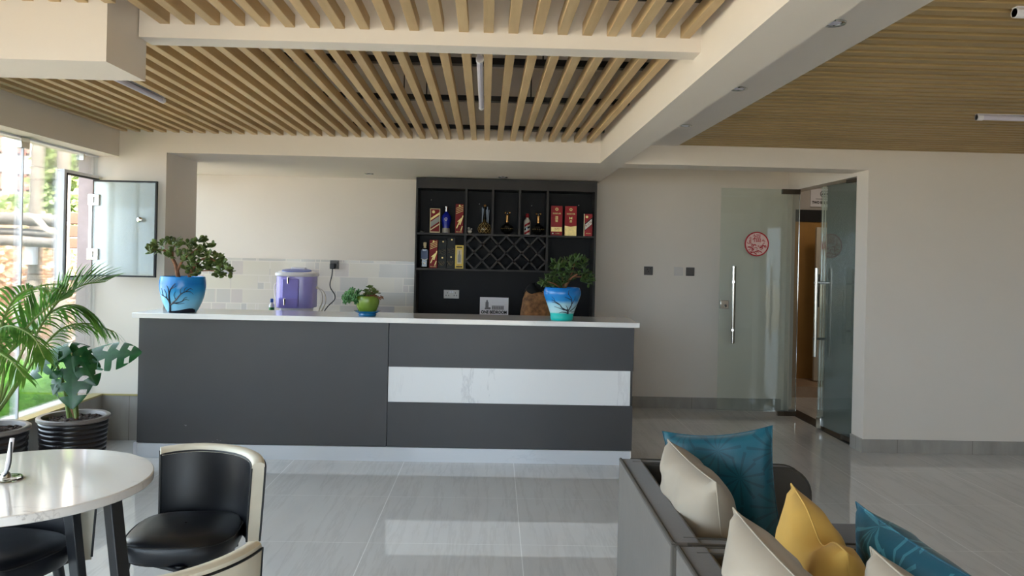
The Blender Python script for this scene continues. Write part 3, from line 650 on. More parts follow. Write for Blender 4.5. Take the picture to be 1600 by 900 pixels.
# ------------------------------------------------------------------ reception counter
t = thing('reception_counter', 'long charcoal reception counter with a white marble stripe and pale plinth', 'counter', (-0.75, 5.83, 0))
MB().box(-2.50, 0.985, 5.632, 6.06, 0.1, 0.99).obj('carcass', 'charcoal', t, smooth=0)
MB().box(-2.524, -0.752, 5.61, 5.64, 0.103, 0.991).obj('front_panel', 'charcoal', t, bevel=0.0015, seg=1)
MB().box(-0.748, 1.013, 5.61, 5.64, 0.676, 0.991).obj('front_panel', 'charcoal', t, bevel=0.0015, seg=1)
MB().box(-0.748, 1.013, 5.61, 5.64, 0.103, 0.423).obj('front_panel', 'charcoal', t, bevel=0.0015, seg=1)
o = MB().box(-0.748, 0.993, 5.616, 5.64, 0.4235, 0.6755).obj('marble_stripe', 'marble', t, smooth=0); o['label'] = 'white marble stripe'
MB().box(0.985, 1.013, 5.64, 6.06, 0.103, 0.991).obj('end_panel', 'charcoal', t, smooth=0)
MB().box(-2.524, -2.5, 5.64, 6.06, 0.103, 0.991).obj('end_panel', 'charcoal', t, smooth=0)
o = MB().box(-2.52, 1.0, 5.60, 6.06, 0.0, 0.1).obj('plinth', 'plinth', t, smooth=0); o['label'] = 'pale grey tiled plinth'
o2 = MB(); o2.box(-2.54, -2.518, 5.597, 5.62, 0, 0.103); o2 = o2.obj('corner_strip', 'alu', o, smooth=0)
MB().box(1.0, 1.006, 5.597, 5.62, 0, 0.1).obj('corner_strip', 'white', o, smooth=0)
sc_ = MB()
for x, z, w in ((-2.19, 0.235, 0.02), (-1.96, 0.135, 0.014), (-1.935, 0.128, 0.01), (-1.99, 0.12, 0.01)):
    MB().add([(x, 5.6095, z), (x + w, 5.6095, z - 0.003), (x + w * 0.6, 5.6095, z - w * 0.6)], [(0, 1, 2)]).obj('chip_mark', 'greyink', t, smooth=0)
o = MB().box(-2.557, 1.045, 5.57, 6.085, 0.9915, 1.028).obj('worktop', 'quartz', bevel=0.002, seg=1, origin=(0, 0, 0))
tag(o, 'white quartz worktop lying on the reception counter', 'worktop')
WT = 1.0285
t = thing('back_counter', 'low counter against the tiled back wall, mostly hidden', 'counter', (-1.0, 7.5, 0))
MB().box(-2.9, 0.96, 7.22, 7.785, 0.08, 0.845).obj('carcass', 'cab', t, smooth=0); MB().box(-2.9, 0.97, 7.2, 7.787, 0.845, 0.878).obj('worktop', 'quartz', t, smooth=0)
BC = 0.8785

# ------------------------------------------------------------------ dark bottle cabinet
CX0, CX1, CY0, CY1 = -0.772, 0.965, 7.49, 7.787
t = thing('bottle_cabinet', 'dark open bottle cabinet with shelves and a diamond wine rack', 'cabinet', (0.1, 7.64, BC))
MB().box(CX0, CX1, CY1 - 0.012, CY1, BC, 2.222).obj('back_panel', 'cabback', t, smooth=0)
MB().box(CX0, CX0 + 0.018, CY0, CY1 - 0.012, BC, 2.222).obj('side_panel', 'cab', t, bevel=0.001, seg=1)
MB().box(CX1 - 0.02, CX1, CY0, CY1 - 0.012, BC, 2.222).obj('side_panel', 'cab', t, bevel=0.001, seg=1)
MB().box(CX0 + 0.018, CX1 - 0.02, CY0, CY1 - 0.012, 2.122, 2.222).obj('top_fascia', 'cab', t, bevel=0.001, seg=1)
for z, x1 in ((1.678, CX1 - 0.02), (1.338, CX1 - 0.02)): MB().box(CX0 + 0.018, x1, CY0 + 0.004, CY1 - 0.012, z, z + 0.019).obj('shelf', 'cab', t, smooth=0)
for x, z0, z1 in ((-0.302, 1.697, 2.122), (-0.045, 1.697, 2.122), (0.214, 1.697, 2.122), (0.483, 1.697, 2.122), (-0.302, 1.357, 1.678), (0.483, 1.357, 1.678)):
    MB().box(x, x + 0.02, CY0 + 0.004, CY1 - 0.012, z0, z1).obj('divider', 'cab', t, smooth=0)
lx0, lx1, lz0, lz1 = -0.282, 0.483, 1.357, 1.678
dw, dh = (lx1 - lx0) / 5, (lz1 - lz0) / 2; rk = MB()
def lat(p, q):
    p, q = Vector((p[0], 0, p[1])), Vector((q[0], 0, q[1])); d = (q - p); n = Vector((-d.z, 0, d.x))  .normalized() * 0.0085
    a = [Vector((v.x, y, v.z)) for y in (CY0 + 0.008, CY1 - 0.02) for v in (p + n, q + n, q - n, p - n)]
    rk.add(a, [(0, 3, 2, 1), (4, 5, 6, 7), (0, 1, 5, 4), (1, 2, 6, 5), (2, 3, 7, 6), (3, 0, 4, 7)])
for k in range(-2, 6):
    for sgn in (1, -1):
        pts = []
        x0 = lx0 + (k + 0.5) * dw
        za, zb = (lz0, lz1) if sgn > 0 else (lz1, lz0)
        p = [x0, za]; q = [x0 + 2 * dw, zb]
        t0, t1 = 0.0, 1.0
        if p[0] < lx0: t0 = (lx0 - p[0]) / (2 * dw)
        if q[0] > lx1: t1 = (lx1 - p[0]) / (2 * dw)
        if t1 - t0 < 0.05: continue
        f = lambda u: (p[0] + (q[0] - p[0]) * u, p[1] + (q[1] - p[1]) * u)
        lat(f(t0), f(t1))
rk.obj('diamond_rack', 'cab', t, smooth=0)
for x in (-0.648, -0.17, 0.35, 0.835):
    MB().lathe([(0.006, 0), (0.004, 0.004)], seg=10).obj('screw_cap', 'silverfoil', t, local=True)
for c, (x, z) in zip([c for c in t.children if c.name.startswith('screw_cap')], ((-0.648, 2.03), (-0.17, 2.0), (0.35, 1.995), (0.82, 2.01))):
    c.location = Vector((x, CY1 - 0.012, z)) - t.location; c.rotation_euler = (R(90), 0, 0)
S1, S2 = 1.6975, 1.3575

def lower(name): return [o for o in COL.objects if o.name.startswith(name)]
def carton(label, x, y, z, w, d, h, rz, body, group='boxed bottles on the shelves'):
    t = thing('bottle_box', label, 'bottle box', (x, y, z), rz, group)
    o = MB().box(-w / 2, w / 2, -d / 2, d / 2, 0, h).obj('carton', body, t, local=True, smooth=0, bevel=0.0012, seg=1)
    return t
def plate(t, name, mat, pts, y):
    """flat printed shape on the front of a carton: points (x, z)"""
    m = MB(); n = len(pts); vs = [Vector((p[0], y, p[1])) for p in pts] + [Vector((p[0], y - 0.0007, p[1])) for p in pts]
    m.add(vs, [tuple(range(n)), tuple(range(2 * n - 1, n - 1, -1))] + [(i, n + i, n + (i + 1) % n, (i + 1) % n) for i in range(n)])
    return m.obj(name, mat, t, local=True, smooth=0)
def disc(t, name, mat, x, z, r, y):
    return plate(t, name, mat, [(x + r * math.cos(2 * math.pi * i / 20), z + r * math.sin(2 * math.pi * i / 20)) for i in range(20)], y)
def words(t, name, mat, txt, size, x, z, y, rot=0.0, squash=None):
    return MB().text(txt, size, Matrix.Translation((x, y, z)) @ Matrix.Rotation(-rot, 4, 'Y') @ FACE, None, 0.0007, squash).obj(name, mat, t, local=True, smooth=0)

# upper left cell
t = carton('cream edged whisky box with slanted grey label, beside the cobalt bottle', -0.595, 7.60, S1, 0.098, 0.085, 0.235, R(6), 'creamcard')
fy = -0.0432
plate(t, 'red_panel', 'boxred', [(-0.042, 0.012), (0.042, 0.012), (0.042, 0.228), (-0.042, 0.228)], fy)
plate(t, 'gold_band', 'goldfoil', [(-0.042, 0.118), (0.042, 0.178), (0.042, 0.20), (-0.042, 0.14)], fy - 0.001)
plate(t, 'grey_label', 'silverfoil', [(-0.042, 0.052), (0.042, 0.112), (0.042, 0.165), (-0.042, 0.105)], fy - 0.001)
plate(t, 'cream_stripe', 'creamcard', [(-0.042, 0.022), (0.042, 0.08), (0.042, 0.092), (-0.042, 0.034)], fy - 0.001)
disc(t, 'seal', 'goldfoil', -0.016, 0.202, 0.014, fy - 0.001)
t = thing('liquor_bottle', 'cobalt blue bottle with silver cap standing on the top left shelf', 'bottle', (-0.485, 7.60, S1), group='bottles on the cabinet shelves')
MB().lathe([(0.03, 0), (0.035, 0.004), (0.036, 0.03), (0.033, 0.055), (0.040, 0.09), (0.047, 0.125), (0.048, 0.15), (0.042, 0.172), (0.026, 0.19), (0.016, 0.2), (0.014, 0.212)], seg=28).obj('glass', 'cobalt', t, local=True)
MB().lathe([(0.0145, 0.2), (0.0145, 0.246), (0.02, 0.248), (0.02, 0.258), (0.012, 0.262)], seg=20).obj('cap', 'metal', t, local=True)
MB().lathe([(0.0365, 0.004), (0.0368, 0.034), (0.034, 0.05)], seg=28).obj('foot_band', 'silverfoil', t, local=True)
o = MB(); o.tube([(0.012 * math.cos(a / 3), -0.047, 0.135 + 0.012 * math.sin(a / 3)) for a in range(20)], 0.0016, 5); o.obj('emblem', 'whitecard', t, local=True)
def redlabel(label, x, y, z, h=0.28, rz=0.0):
    t = carton(label, x, y, z, 0.078, 0.078, h, rz, 'boxred')
    fy = -0.0396
    for q in (0.66, 0.72, 0.78, 0.84): plate(t, 'gold_stripe', 'goldfoil', [(-0.033, h * q), (0.035, h * q + 0.03), (0.035, h * q + 0.034), (-0.033, h * q + 0.004)], fy)
    disc(t, 'seal', 'goldfoil', 0.0, h * 0.945, 0.008, fy)
    for (x0, z0, x1, z1, w) in ((-0.03, 0.18, 0.012, 0.50, 0.008), (0.0, 0.30, 0.03, 0.60, 0.010), (0.012, 0.10, 0.026, 0.24, 0.007), (-0.02, 0.40, 0.02, 0.52, 0.008)):
        plate(t, 'gold_slash', 'goldfoil', [(x0, z0 * h), (x0 + w, z0 * h - 0.004), (x1 + w, z1 * h), (x1, z1 * h + 0.004)], fy)
    words(t, 'lettering', 'goldfoil', 'RED LABEL', 0.012, 0, h * 0.05, fy, 0, 0.056)
    return t
redlabel('dark red whisky box with gold slashes, tall on the top left shelf', -0.357, 7.58, S1, 0.283, R(3))
t = thing('shelf_trinket', 'tiny dark pebble-like trinket in the corner of the top left shelf', 'trinket', (-0.715, 7.56, S1))
MB().ball((0, 0, 0.009), 0.022, None, 12, 0.4).obj('body', 'silverfoil', t, local=True); MB().ball((0.012, -0.012, 0.014), 0.008, None, 8).obj('head', 'darkglass', t, local=True)
# second cell: figurine and netted flask
t = thing('figurine', 'small ivory porcelain figurine beside the netted flask', 'figurine', (-0.255, 7.56, S1))
MB().ball((0, 0, 0.022), 0.024, None, 14, 0.9).obj('body', 'porcelain', t, local=True); MB().ball((-0.008, -0.004, 0.05), 0.014, None, 12).obj('head', 'porcelain', t, local=True)
MB().ball((0.018, 0, 0.045), 0.008, None, 8).obj('arm', 'porcelain', t, local=True)
t = thing('reed_flask', 'round amber flask in a net with dark sticks and gold stopper', 'flask', (-0.112, 7.61, S1))
fl = MB().lathe([(0.03, 0), (0.05, 0.008), (0.063, 0.035), (0.064, 0.055), (0.052, 0.085), (0.03, 0.108), (0.018, 0.125), (0.014, 0.15)], seg=28).obj('flask', 'amber', t, local=True)
g = MB()
for k in range(10):
    for sg in (1, -1):
        g.tube([((r + 0.001) * math.cos(k * 0.628 + sg * i * 0.35), (r + 0.001) * math.sin(k * 0.628 + sg * i * 0.35), z) for i, (r, z) in enumerate(((0.05, 0.008), (0.063, 0.035), (0.064, 0.055), (0.052, 0.085), (0.03, 0.108)))], 0.0014, 4)
g.obj('net', 'goldfoil', fl, local=True)
MB().lathe([(0.016, 0.145), (0.013, 0.2), (0.010, 0.255), (0.010, 0.265)], seg=16).obj('neck', 'darkglass', t, local=True); MB().ball((0, 0, 0.277), 0.014).obj('stopper', 'copper', t, local=True)
s_ = MB()
for a, l, z in ((-0.026, -0.034, 0.26), (0.026, 0.03, 0.265), (0.04, 0.046, 0.235), (-0.012, -0.02, 0.25), (0.014, 0.018, 0.24)): s_.tube([(l * 0.7, 0.006, 0.09), (a, 0.0, z)], 0.0035, 6)
s_.obj('sticks', 'darkglass', t, local=True)
def decanter(label, x, y, z, sc_=1.0):
    t = thing('decanter', label, 'decanter', (x, y, z), group='round decanters with gold necks')
    k = sc_
    b = MB().lathe([(0.025 * k, 0), (0.03 * k, 0.012 * k), (0.055 * k, 0.03 * k), (0.062 * k, 0.055 * k), (0.05 * k, 0.085 * k), (0.026 * k, 0.1 * k), (0.016 * k, 0.108 * k), (0.014 * k, 0.13 * k)], seg=28).obj('body', 'darkglass', t, local=True)
    MB().lathe([(0.0145 * k, 0.118 * k), (0.0165 * k, 0.125 * k), (0.014 * k, 0.14 * k), (0.016 * k, 0.185 * k), (0.018 * k, 0.19 * k), (0.012 * k, 0.195 * k)], seg=20).obj('neck', 'copper', t, local=True)
    s = MB()
    s.ball((0, 0, 0.206 * k), 0.016 * k, None, 14); s = s.obj('stopper', 'glass_clear_item', t, local=True)
    for dx in (-0.02, 0.02): MB().ball((dx * k, 0, 0.212 * k), 0.011 * k, None, 10).obj('stopper_ball', 'copper', s, local=True)
    g = MB(); g.tube([(0.058 * k * math.cos(a * 0.3), 0.058 * k * math.sin(a * 0.3), 0.048 * k) for a in range(22)], 0.0014, 4)
    for a in range(8): g.tube([(0.061 * k * math.cos(3.4 + a * 0.35 + b_ * 0.3), 0.061 * k * math.sin(3.4 + a * 0.35 + b_ * 0.3), (0.055 + 0.006 * math.sin(b_ * 6)) * k) for b_ in (0, .2, .4, .6)], 0.0012, 4)
    g.obj('relief', 'goldfoil', b, local=True); return t
decanter('round dark decanter with gold neck, alone in the middle compartment', 0.108, 7.6, S1, 1.0)
decanter('round dark decanter with gold neck, standing beside the white labelled bottle', 0.412, 7.6, S1, 0.98)
t = thing('liquor_bottle', 'ivory bottle with dark red slanted label in the fourth compartment', 'bottle', (0.302, 7.585, S1), group='bottles on the cabinet shelves')
MB().lathe([(0.03, 0), (0.033, 0.004), (0.033, 0.125), (0.03, 0.14), (0.016, 0.158), (0.0135, 0.165), (0.0135, 0.175)], seg=24).obj('body', 'porcelain', t, local=True)
MB().lathe([(0.015, 0.168), (0.0165, 0.175), (0.0155, 0.205), (0.008, 0.21)], seg=18).obj('cap', 'boxred2', t, local=True)
for z0, mname in ((0.012, 'boxred2'), (0.052, 'darkglass'), (0.088, 'boxred2')):
    b = MB(); vs = []
    for i in range(9):
        a = R(-140 + i * 12.5); dz = i * 0.004
        for z in (z0 + dz - 0.012, z0 + dz + 0.008): vs.append((0.0336 * math.cos(a), 0.0336 * math.sin(a), max(0.004, z)))
    b.add(vs, [(2 * i, 2 * i + 2, 2 * i + 3, 2 * i + 1) for i in range(8)]); b.obj('label_band', mname, t, local=True)
def redbox(label, x, z, kind):
    t = carton(label, x, 7.60, z, 0.112 if kind == 0 else 0.115, 0.09, 0.288, R(-3), 'boxred2'); fy = -0.0457
    disc(t, 'seal', 'goldfoil', 0, 0.255, 0.014, fy); disc(t, 'seal_core', 'boxred2', 0, 0.255, 0.008, fy - 0.001)
    words(t, 'lettering', 'goldfoil', '\u56fd\u9152\u73cd\u85cf', 0.016, 0, 0.212, fy, 0, 0.078)
    if kind == 0:
        words(t, 'lettering', 'goldfoil', '\u56fd', 0.03, 0, 0.172, fy); words(t, 'lettering', 'goldfoil', '\u7aa8', 0.03, 0, 0.142, fy)
        plate(t, 'gold_panel', 'goldfoil', [(-0.052, 0.04), (0.052, 0.04), (0.052, 0.082), (-0.052, 0.082)], fy); words(t, 'script', 'boxred2', '1573', 0.03, 0, 0.061, fy - 0.001)
        words(t, 'lettering', 'goldfoil', 'CLASSIC', 0.011, 0.01, 0.02, fy); disc(t, 'seal', 'whitecard', -0.035, 0.02, 0.006, fy)
    else:
        plate(t, 'gold_bow', 'goldfoil', [(-0.014, 0.186), (0, 0.172), (0.014, 0.186), (0.014, 0.158), (0, 0.170), (-0.014, 0.158)], fy); words(t, 'lettering', 'goldfoil', '\u9152', 0.026, 0, 0.14, fy)
        plate(t, 'gold_panel', 'goldfoil', [(-0.0565, 0.0), (0.0565, 0.0), (0.0565, 0.098), (0.0, 0.088), (-0.0565, 0.098)], fy)
    return t
redbox('bright red liquor box with a small gold band near its foot', 0.588, S1, 0); redbox('bright red liquor box with its lower third in plain gold', 0.725, S1, 1)
t = carton('red liquor box with slanted white label, against the cabinet right side', 0.893, 7.56, S1, 0.084, 0.07, 0.215, R(-8), 'boxred2'); fy = -0.0357
plate(t, 'cream_edge', 'creamcard', [(-0.042, 0.0), (-0.034, 0.0), (-0.034, 0.215), (-0.042, 0.215)], fy)
plate(t, 'dark_band', 'boxblack', [(-0.033, 0.052), (0.042, 0.118), (0.042, 0.185), (-0.033, 0.118)], fy)
plate(t, 'white_label', 'whitecard', [(-0.027, 0.062), (0.034, 0.116), (0.034, 0.166), (-0.027, 0.112)], fy - 0.001)
words(t, 'lettering', 'boxred2', '\u8305\u53f0\u9152', 0.024, 0.004, 0.114, fy - 0.002, R(41)); disc(t, 'seal', 'goldfoil', -0.012, 0.185, 0.012, fy)
words(t, 'lettering', 'goldfoil', 'MOUTAI', 0.012, 0.004, 0.025, fy)
# lower left cell
t = thing('liquor_bottle', 'black bottle with pale blue shield label on the lower left shelf', 'bottle', (-0.682, 7.56, S2), group='bottles on the cabinet shelves')
MB().box(-0.035, 0.035, -0.03, 0.03, 0, 0.19).obj('body', 'darkglass', t, local=True, bevel=0.012, seg=3)
MB().lathe([(0.014, 0.188), (0.013, 0.21), (0.0165, 0.212), (0.0165, 0.24), (0.012, 0.246)], seg=18).obj('cap', 'creamcard', t, local=True)
plate(t, 'label', 'bluelabel', [(-0.033, 0.09), (0.0, 0.078), (0.033, 0.09), (0.033, 0.172), (0.0, 0.162), (-0.033, 0.172)], -0.0305)
plate(t, 'label_edge', 'whitecard', [(-0.033, 0.085), (0.0, 0.073), (0.033, 0.085), (0.033, 0.09), (0.0, 0.078), (-0.033, 0.09)], -0.0306)
disc(t, 'seal', 'whitecard', 0.0, 0.045, 0.010, -0.0305)
redlabel('dark red whisky box with gold slashes on the lower left shelf', -0.598, 7.575, S2, 0.272)
for i, (x, h, lab) in enumerate(((-0.513, 0.272, 'black whisky box with fine gold swirls, next to the dark red box'), (-0.429, 0.294, 'taller black whisky box with gold swirls, next to the yellow box'))):
    t = carton(lab, x, 7.575, S2, 0.079, 0.078, h, R(1), 'boxblack'); fy = -0.0397
    disc(t, 'seal', 'goldfoil', 0.006, h * 0.94, 0.007, fy); disc(t, 'seal', 'goldfoil', 0.002, h * 0.37, 0.008, fy); g = MB()
    for k in range(6):
        x0 = -0.031 + 0.009 * k; g.tube([(x0 + 0.008 * math.sin(q * 0.8 + k), fy, h * (0.10 + 0.028 * q)) for q in range(6)], 0.0012, 4)
    for k in range(4): g.tube([(-0.034 + 0.011 * q, fy, h * (0.50 + 0.05 * k) + 0.007 * math.sin(q * 1.2 + k)) for q in range(7)], 0.0011, 4)
    g.obj('gold_swirls', 'dullgold', t, local=True)
t = carton('golden yellow liquor box with a silver bottle picture', -0.349, 7.56, S2, 0.08, 0.08, 0.225, R(4), 'boxyellow'); fy = -0.0407
plate(t, 'picture_ground', 'creamcard', [(-0.024, 0.045), (0.024, 0.045), (0.024, 0.185), (-0.024, 0.185)], fy)
plate(t, 'bottle_picture', 'silverfoil', [(-0.014, 0.06), (0.014, 0.06), (0.014, 0.125), (0.006, 0.142), (0.005, 0.172), (-0.005, 0.172), (-0.006, 0.142), (-0.014, 0.125)], fy - 0.001)
plate(t, 'dark_band', 'boxblack', [(-0.03, 0.012), (0.03, 0.012), (0.03, 0.024), (-0.03, 0.024)], fy); plate(t, 'dark_band', 'boxblack', [(-0.026, 0.2), (0.026, 0.2), (0.026, 0.211), (-0.026, 0.211)], fy)
words(t, 'lettering', 'boxred', 'TEQUILA', 0.011, 0, 0.034, fy, 0, 0.04)

# things on the back counter
t = thing('power_socket', 'white double power socket on the cabinet back panel', 'socket', (-0.43, 7.775, 1.06))
MB().box(-0.505, -0.352, 7.765, 7.7745, 1.055, 1.14).obj('face_plate', 'switch_white', t, bevel=0.003)
s_ = MB()
for cx_ in (-0.468, -0.389):
    for dx, dz in ((0, 0.016), (-0.013, -0.010), (0.013, -0.010)): s_.box(cx_ + dx - 0.003, cx_ + dx + 0.003, 7.764, 7.767, 1.095 + dz - 0.006, 1.095 + dz + 0.006)
s_.obj('pin_holes', 'black', t, smooth=0)
for cx_ in (-0.44, -0.417): MB().box(cx_ - 0.008, cx_ + 0.008, 7.762, 7.768, 1.11, 1.128).obj('rocker_switch', 'white_plastic', t, smooth=0)
t = thing('room_sign', 'white sign reading ONE BEDROOM standing on the back counter', 'sign', (-0.005, 7.47, BC))
MB().box(-0.138, 0.135, 7.466, 7.474, BC, 1.09).obj('board', 'paper', t, smooth=0)
MB().text('ONE BEDROOM', 0.04, facing(-0.002, 7.465, 0.948), None, 0.0006, 0.245, 0.0016).obj('lettering', 'ink', t, smooth=0)
lg = MB()
for (x0, x1, z0, z1) in ((-0.085, -0.055, 0.975, 1.045), (-0.078, -0.062, 1.045, 1.058), (-0.058, -0.035, 0.975, 0.995), (-0.09, -0.085, 0.975, 0.99)): lg.box(x0, x1, 7.464, 7.466, z0, z1)
lg.add([(-0.078, 7.464, 1.058), (-0.062, 7.464, 1.058), (-0.07, 7.464, 1.068)], [(0, 1, 2)])
lg.obj('tower_emblem', 'greyink', t, smooth=0)
lg = MB()
for i in range(7):
    x = -0.022 + i * 0.0165; lg.box(x, x + 0.013, 7.464, 7.466, 0.978, 1.006)
lg.box(-0.024, 0.095, 7.4645, 7.466, 0.972, 0.976); lg.box(-0.024, 0.095, 7.4645, 7.466, 1.008, 1.012)
lg.obj('block_lettering', 'greyink', t, smooth=0)
t = thing('paper_bag', 'patterned brown paper bag with black cloth on top, behind the blue pot', 'bag', (0.385, 7.42, BC))
b = MB(); rows = [(0.0, 1.0), (0.1, 0.96), (0.2, 0.86), (0.27, 0.74), (0.30, 0.70)]; seg = 28; vs = []; fs = []
for j, (z, w) in enumerate(rows):
    for i in range(seg):
        a = 2 * math.pi * i / seg; sq = (abs(math.cos(a)) ** 4 + abs(math.sin(a)) ** 4) ** -0.25
        wob = 1 + 0.05 * math.sin(5 * a + j * 2.1) * (j > 0)
        vs.append((0.395 + 0.03 * z + 0.15 * w * sq * math.cos(a) * wob, 7.42 + 0.085 * w * sq * math.sin(a) * wob, BC + z))
for j in range(len(rows) - 1):
    for i in range(seg): fs.append((j * seg + i, j * seg + (i + 1) % seg, (j + 1) * seg + (i + 1) % seg, (j + 1) * seg + i))
fs.append(tuple(range(seg - 1, -1, -1))); b.add(vs, fs); b.obj('bag', 'bag', t, smooth=60)
b = MB(); vs = []; fs = []
for j in range(8):
    for i in range(20):
        a = 2 * math.pi * i / 20; ph = j / 7 * math.pi / 2; r = math.cos(ph) * (1 + 0.16 * math.sin(3 * a + j) + 0.08 * math.sin(7 * a))
        vs.append((0.385 + 0.105 * r * math.cos(a), 7.40 + 0.07 * r * math.sin(a), BC + 0.27 + 0.085 * math.sin(ph) + 0.012 * math.sin(4 * a + j)))
for j in range(7):
    for i in range(20): fs.append((j * 20 + i, j * 20 + (i + 1) % 20, (j + 1) * 20 + (i + 1) % 20, (j + 1) * 20 + i))
b.add(vs, fs); b.obj('black_cloth', 'black_fabric', t, smooth=60)

# water dispenser
t = thing('water_dispenser', 'violet countertop water dispenser with white and blue lid', 'water dispenser', (-1.86, 7.36, BC))
def dprof(w, d, n=10): # flat back, bowed front
    pts = [(w, d * 0.9), (-w, d * 0.9), (-w, -d * 0.45)]
    for i in range(1, n): a = math.pi * i / n; pts.append((-w * math.cos(a), -d * 0.45 - d * 0.55 * math.sin(a)))
    pts.append((w, -d * 0.45)); return pts
Mt = Matrix.Translation((-1.858, 7.36, 0))
MB().prism(dprof(0.14, 0.12), BC, BC + 0.085, None, Mt).obj('base', 'white_plastic', t, bevel=0.004)
MB().prism(dprof(0.168, 0.14), BC + 0.085, 1.262, None, Mt).obj('tank', 'purple', t, bevel=0.006)
MB().box(-1.955, -1.80, 7.212, 7.235, 1.0, 1.235).obj('front_panel', 'purple_dark', t, bevel=0.01)
MB().box(-1.985, -1.80, 7.205, 7.235, 0.965, 1.06).obj('drip_panel', 'purple_dark', t, bevel=0.012)
for x, z in ((-1.893, 1.218), (-1.922, 1.02)):
    k = MB(); k.tube([(x, 7.225, z + 0.02), (x, 7.19, z + 0.02)], 0.008, 10); k.tube([(x, 7.192, z + 0.03), (x, 7.192, z - 0.028)], [0.010, 0.006], 10)
    k = k.obj('tap', 'chrome', t); MB().box(x - 0.008, x + 0.008, 7.182, 7.2, z + 0.03, z + 0.038).obj('lever', 'white_plastic', k, smooth=0)
lid = MB().prism(dprof(0.182, 0.152, 14), 1.255, 1.29, None, Mt); lid = lid.obj('lid', 'white_plastic', t, bevel=0.012, seg=3)
lt = MB().lathe([(0.172, -0.012), (0.17, 0.0), (0.14, 0.008), (0.10, 0.012), (0.001, 0.014)], (0, 0, 0), 36, None, 1.0, 0.70)
lt.v = [Matrix.Translation((-1.858, 7.355, 1.297)) @ Matrix.Rotation(R(9), 4, 'X') @ v for v in lt.v]; lt.obj('lid_top', 'white_plastic', lid)
lt = MB().lathe([(0.14, 0.004), (0.135, 0.012), (0.001, 0.018)], (0, 0, 0), 36, None, 1.0, 0.62)
lt.v = [Matrix.Translation((-1.858, 7.36, 1.301)) @ Matrix.Rotation(R(9), 4, 'X') @ v for v in lt.v]; lt.obj('lid_panel', 'lid_blue', lid)
MB().box(-1.925, -1.79, 7.40, 7.47, 1.30, 1.338).obj('handle', 'white_plastic', lid, bevel=0.008)
tb = MB(); tb.tube(bez([(-2.02, 7.42, 1.21), (-2.075, 7.42, 1.17), (-2.07, 7.4, 1.09), (-2.045, 7.35, 1.03), (-2.045, 7.34, 1.0)], 8), 0.006, 8)
tb.obj('tubing', 'tubing', t)
tb = MB(); tb.tube(bez([(-1.69, 7.42, 1.15), (-1.64, 7.42, 1.11), (-1.625, 7.42, 1.03), (-1.65, 7.42, 0.95), (-1.68, 7.42, BC + 0.01)], 8), 0.005, 8)
tb.tube(bez([(-1.69, 7.44, 1.16), (-1.62, 7.44, 1.11), (-1.60, 7.44, 1.02), (-1.635, 7.44, 0.93), (-1.67, 7.44, BC + 0.01)], 8), 0.005, 8)
tb.obj('tubing', 'tubing', t)
t = thing('small_bottle', 'small white bottle with green label and blue cap beside the water dispenser', 'bottle', (-2.05, 7.24, BC))
MB().lathe([(0.022, 0), (0.024, 0.004), (0.024, 0.11), (0.012, 0.13), (0.011, 0.14)], (-2.05, 7.24, BC), 20).obj('body', 'white_plastic', t)
MB().lathe([(0.0245, 0.03), (0.0245, 0.09)], (-2.05, 7.24, BC), 20).obj('label', 'greenlabel', t)
MB().lathe([(0.014, 0.135), (0.014, 0.165), (0.01, 0.17)], (-2.05, 7.24, BC), 16).obj('cap', 'bluecap', t)

# switches and sockets on the walls
def wallplate(label, name, cat, x0, x1, z0, z1, mat, kind):
    t = thing(name, label, cat, ((x0 + x1) / 2, BACK, z0), group='switch plates on the back wall')
    MB().box(x0, x1, BACK - 0.01, BACK, z0, z1).obj('face_plate', mat, t, bevel=0.002)
    xm, zm = (x0 + x1) / 2, (z0 + z1) / 2
    if kind == 'socket':
        MB().box(xm - 0.026, xm + 0.026, BACK - 0.0125, BACK - 0.009, zm - 0.028, zm + 0.03).obj('insert', mat, t, bevel=0.001)
        s = MB()
        for dx, dz in ((0, -0.01), (-0.011, 0.012), (0.018, 0.018)): s.box(xm + dx - 0.004, xm + dx + 0.004, BACK - 0.0132, BACK - 0.012, zm + dz - 0.004, zm + dz + 0.008)
        s.obj('pin_holes', 'black', t, smooth=0)
    else:
        MB().box(xm - 0.033, xm + 0.033, BACK - 0.0135, BACK - 0.009, zm - 0.033, zm + 0.033).obj('rocker_switch', mat, t, bevel=0.003)
    return t
wallplate('dark grey socket plate on the back wall nearest the counter end', 'wall_socket', 'socket', 1.492, 1.58, 1.33, 1.415, 'switch_dark', 'socket')
wallplate('pale plate beside the dark switch near the glass door', 'light_switch', 'switch', 1.796, 1.884, 1.33, 1.415, 'switch_white', 'switch')
wallplate('dark grey switch plate nearest to the open glass door', 'light_switch', 'switch', 1.915, 2.0, 1.33, 1.415, 'switch_dark', 'switch')
t = thing('wall_socket', 'dark grey socket on the tiled wall with a black plug in it', 'socket', (-1.595, BACK - 0.012, 1.322))
MB().box(-1.638, -1.55, BACK - 0.022, BACK - 0.012, 1.322, 1.408).obj('face_plate', 'switch_dark', t, bevel=0.002)
MB().box(-1.57, -1.558, BACK - 0.025, BACK - 0.021, 1.372, 1.395).obj('rocker_switch', 'black', t, smooth=0)
t = thing('power_cable', 'black plug and cable hanging down the tiled wall', 'cable', (-1.61, 7.74, BC))
MB().box(-1.632, -1.58, BACK - 0.065, BACK - 0.023, 1.325, 1.375).obj('plug', 'black', t, bevel=0.006)
MB().tube(bez([(-1.606, 7.75, 1.325), (-1.61, 7.745, 1.26), (-1.625, 7.74, 1.18), (-1.615, 7.735, 1.13), (-1.575, 7.73, 1.07), (-1.575, 7.72, 1.02), (-1.625, 7.70, 0.965), (-1.655, 7.68, 0.92), (-1.66, 7.66, BC + 0.006)], 10), 0.0055, 8).obj('cord', 'black', t)
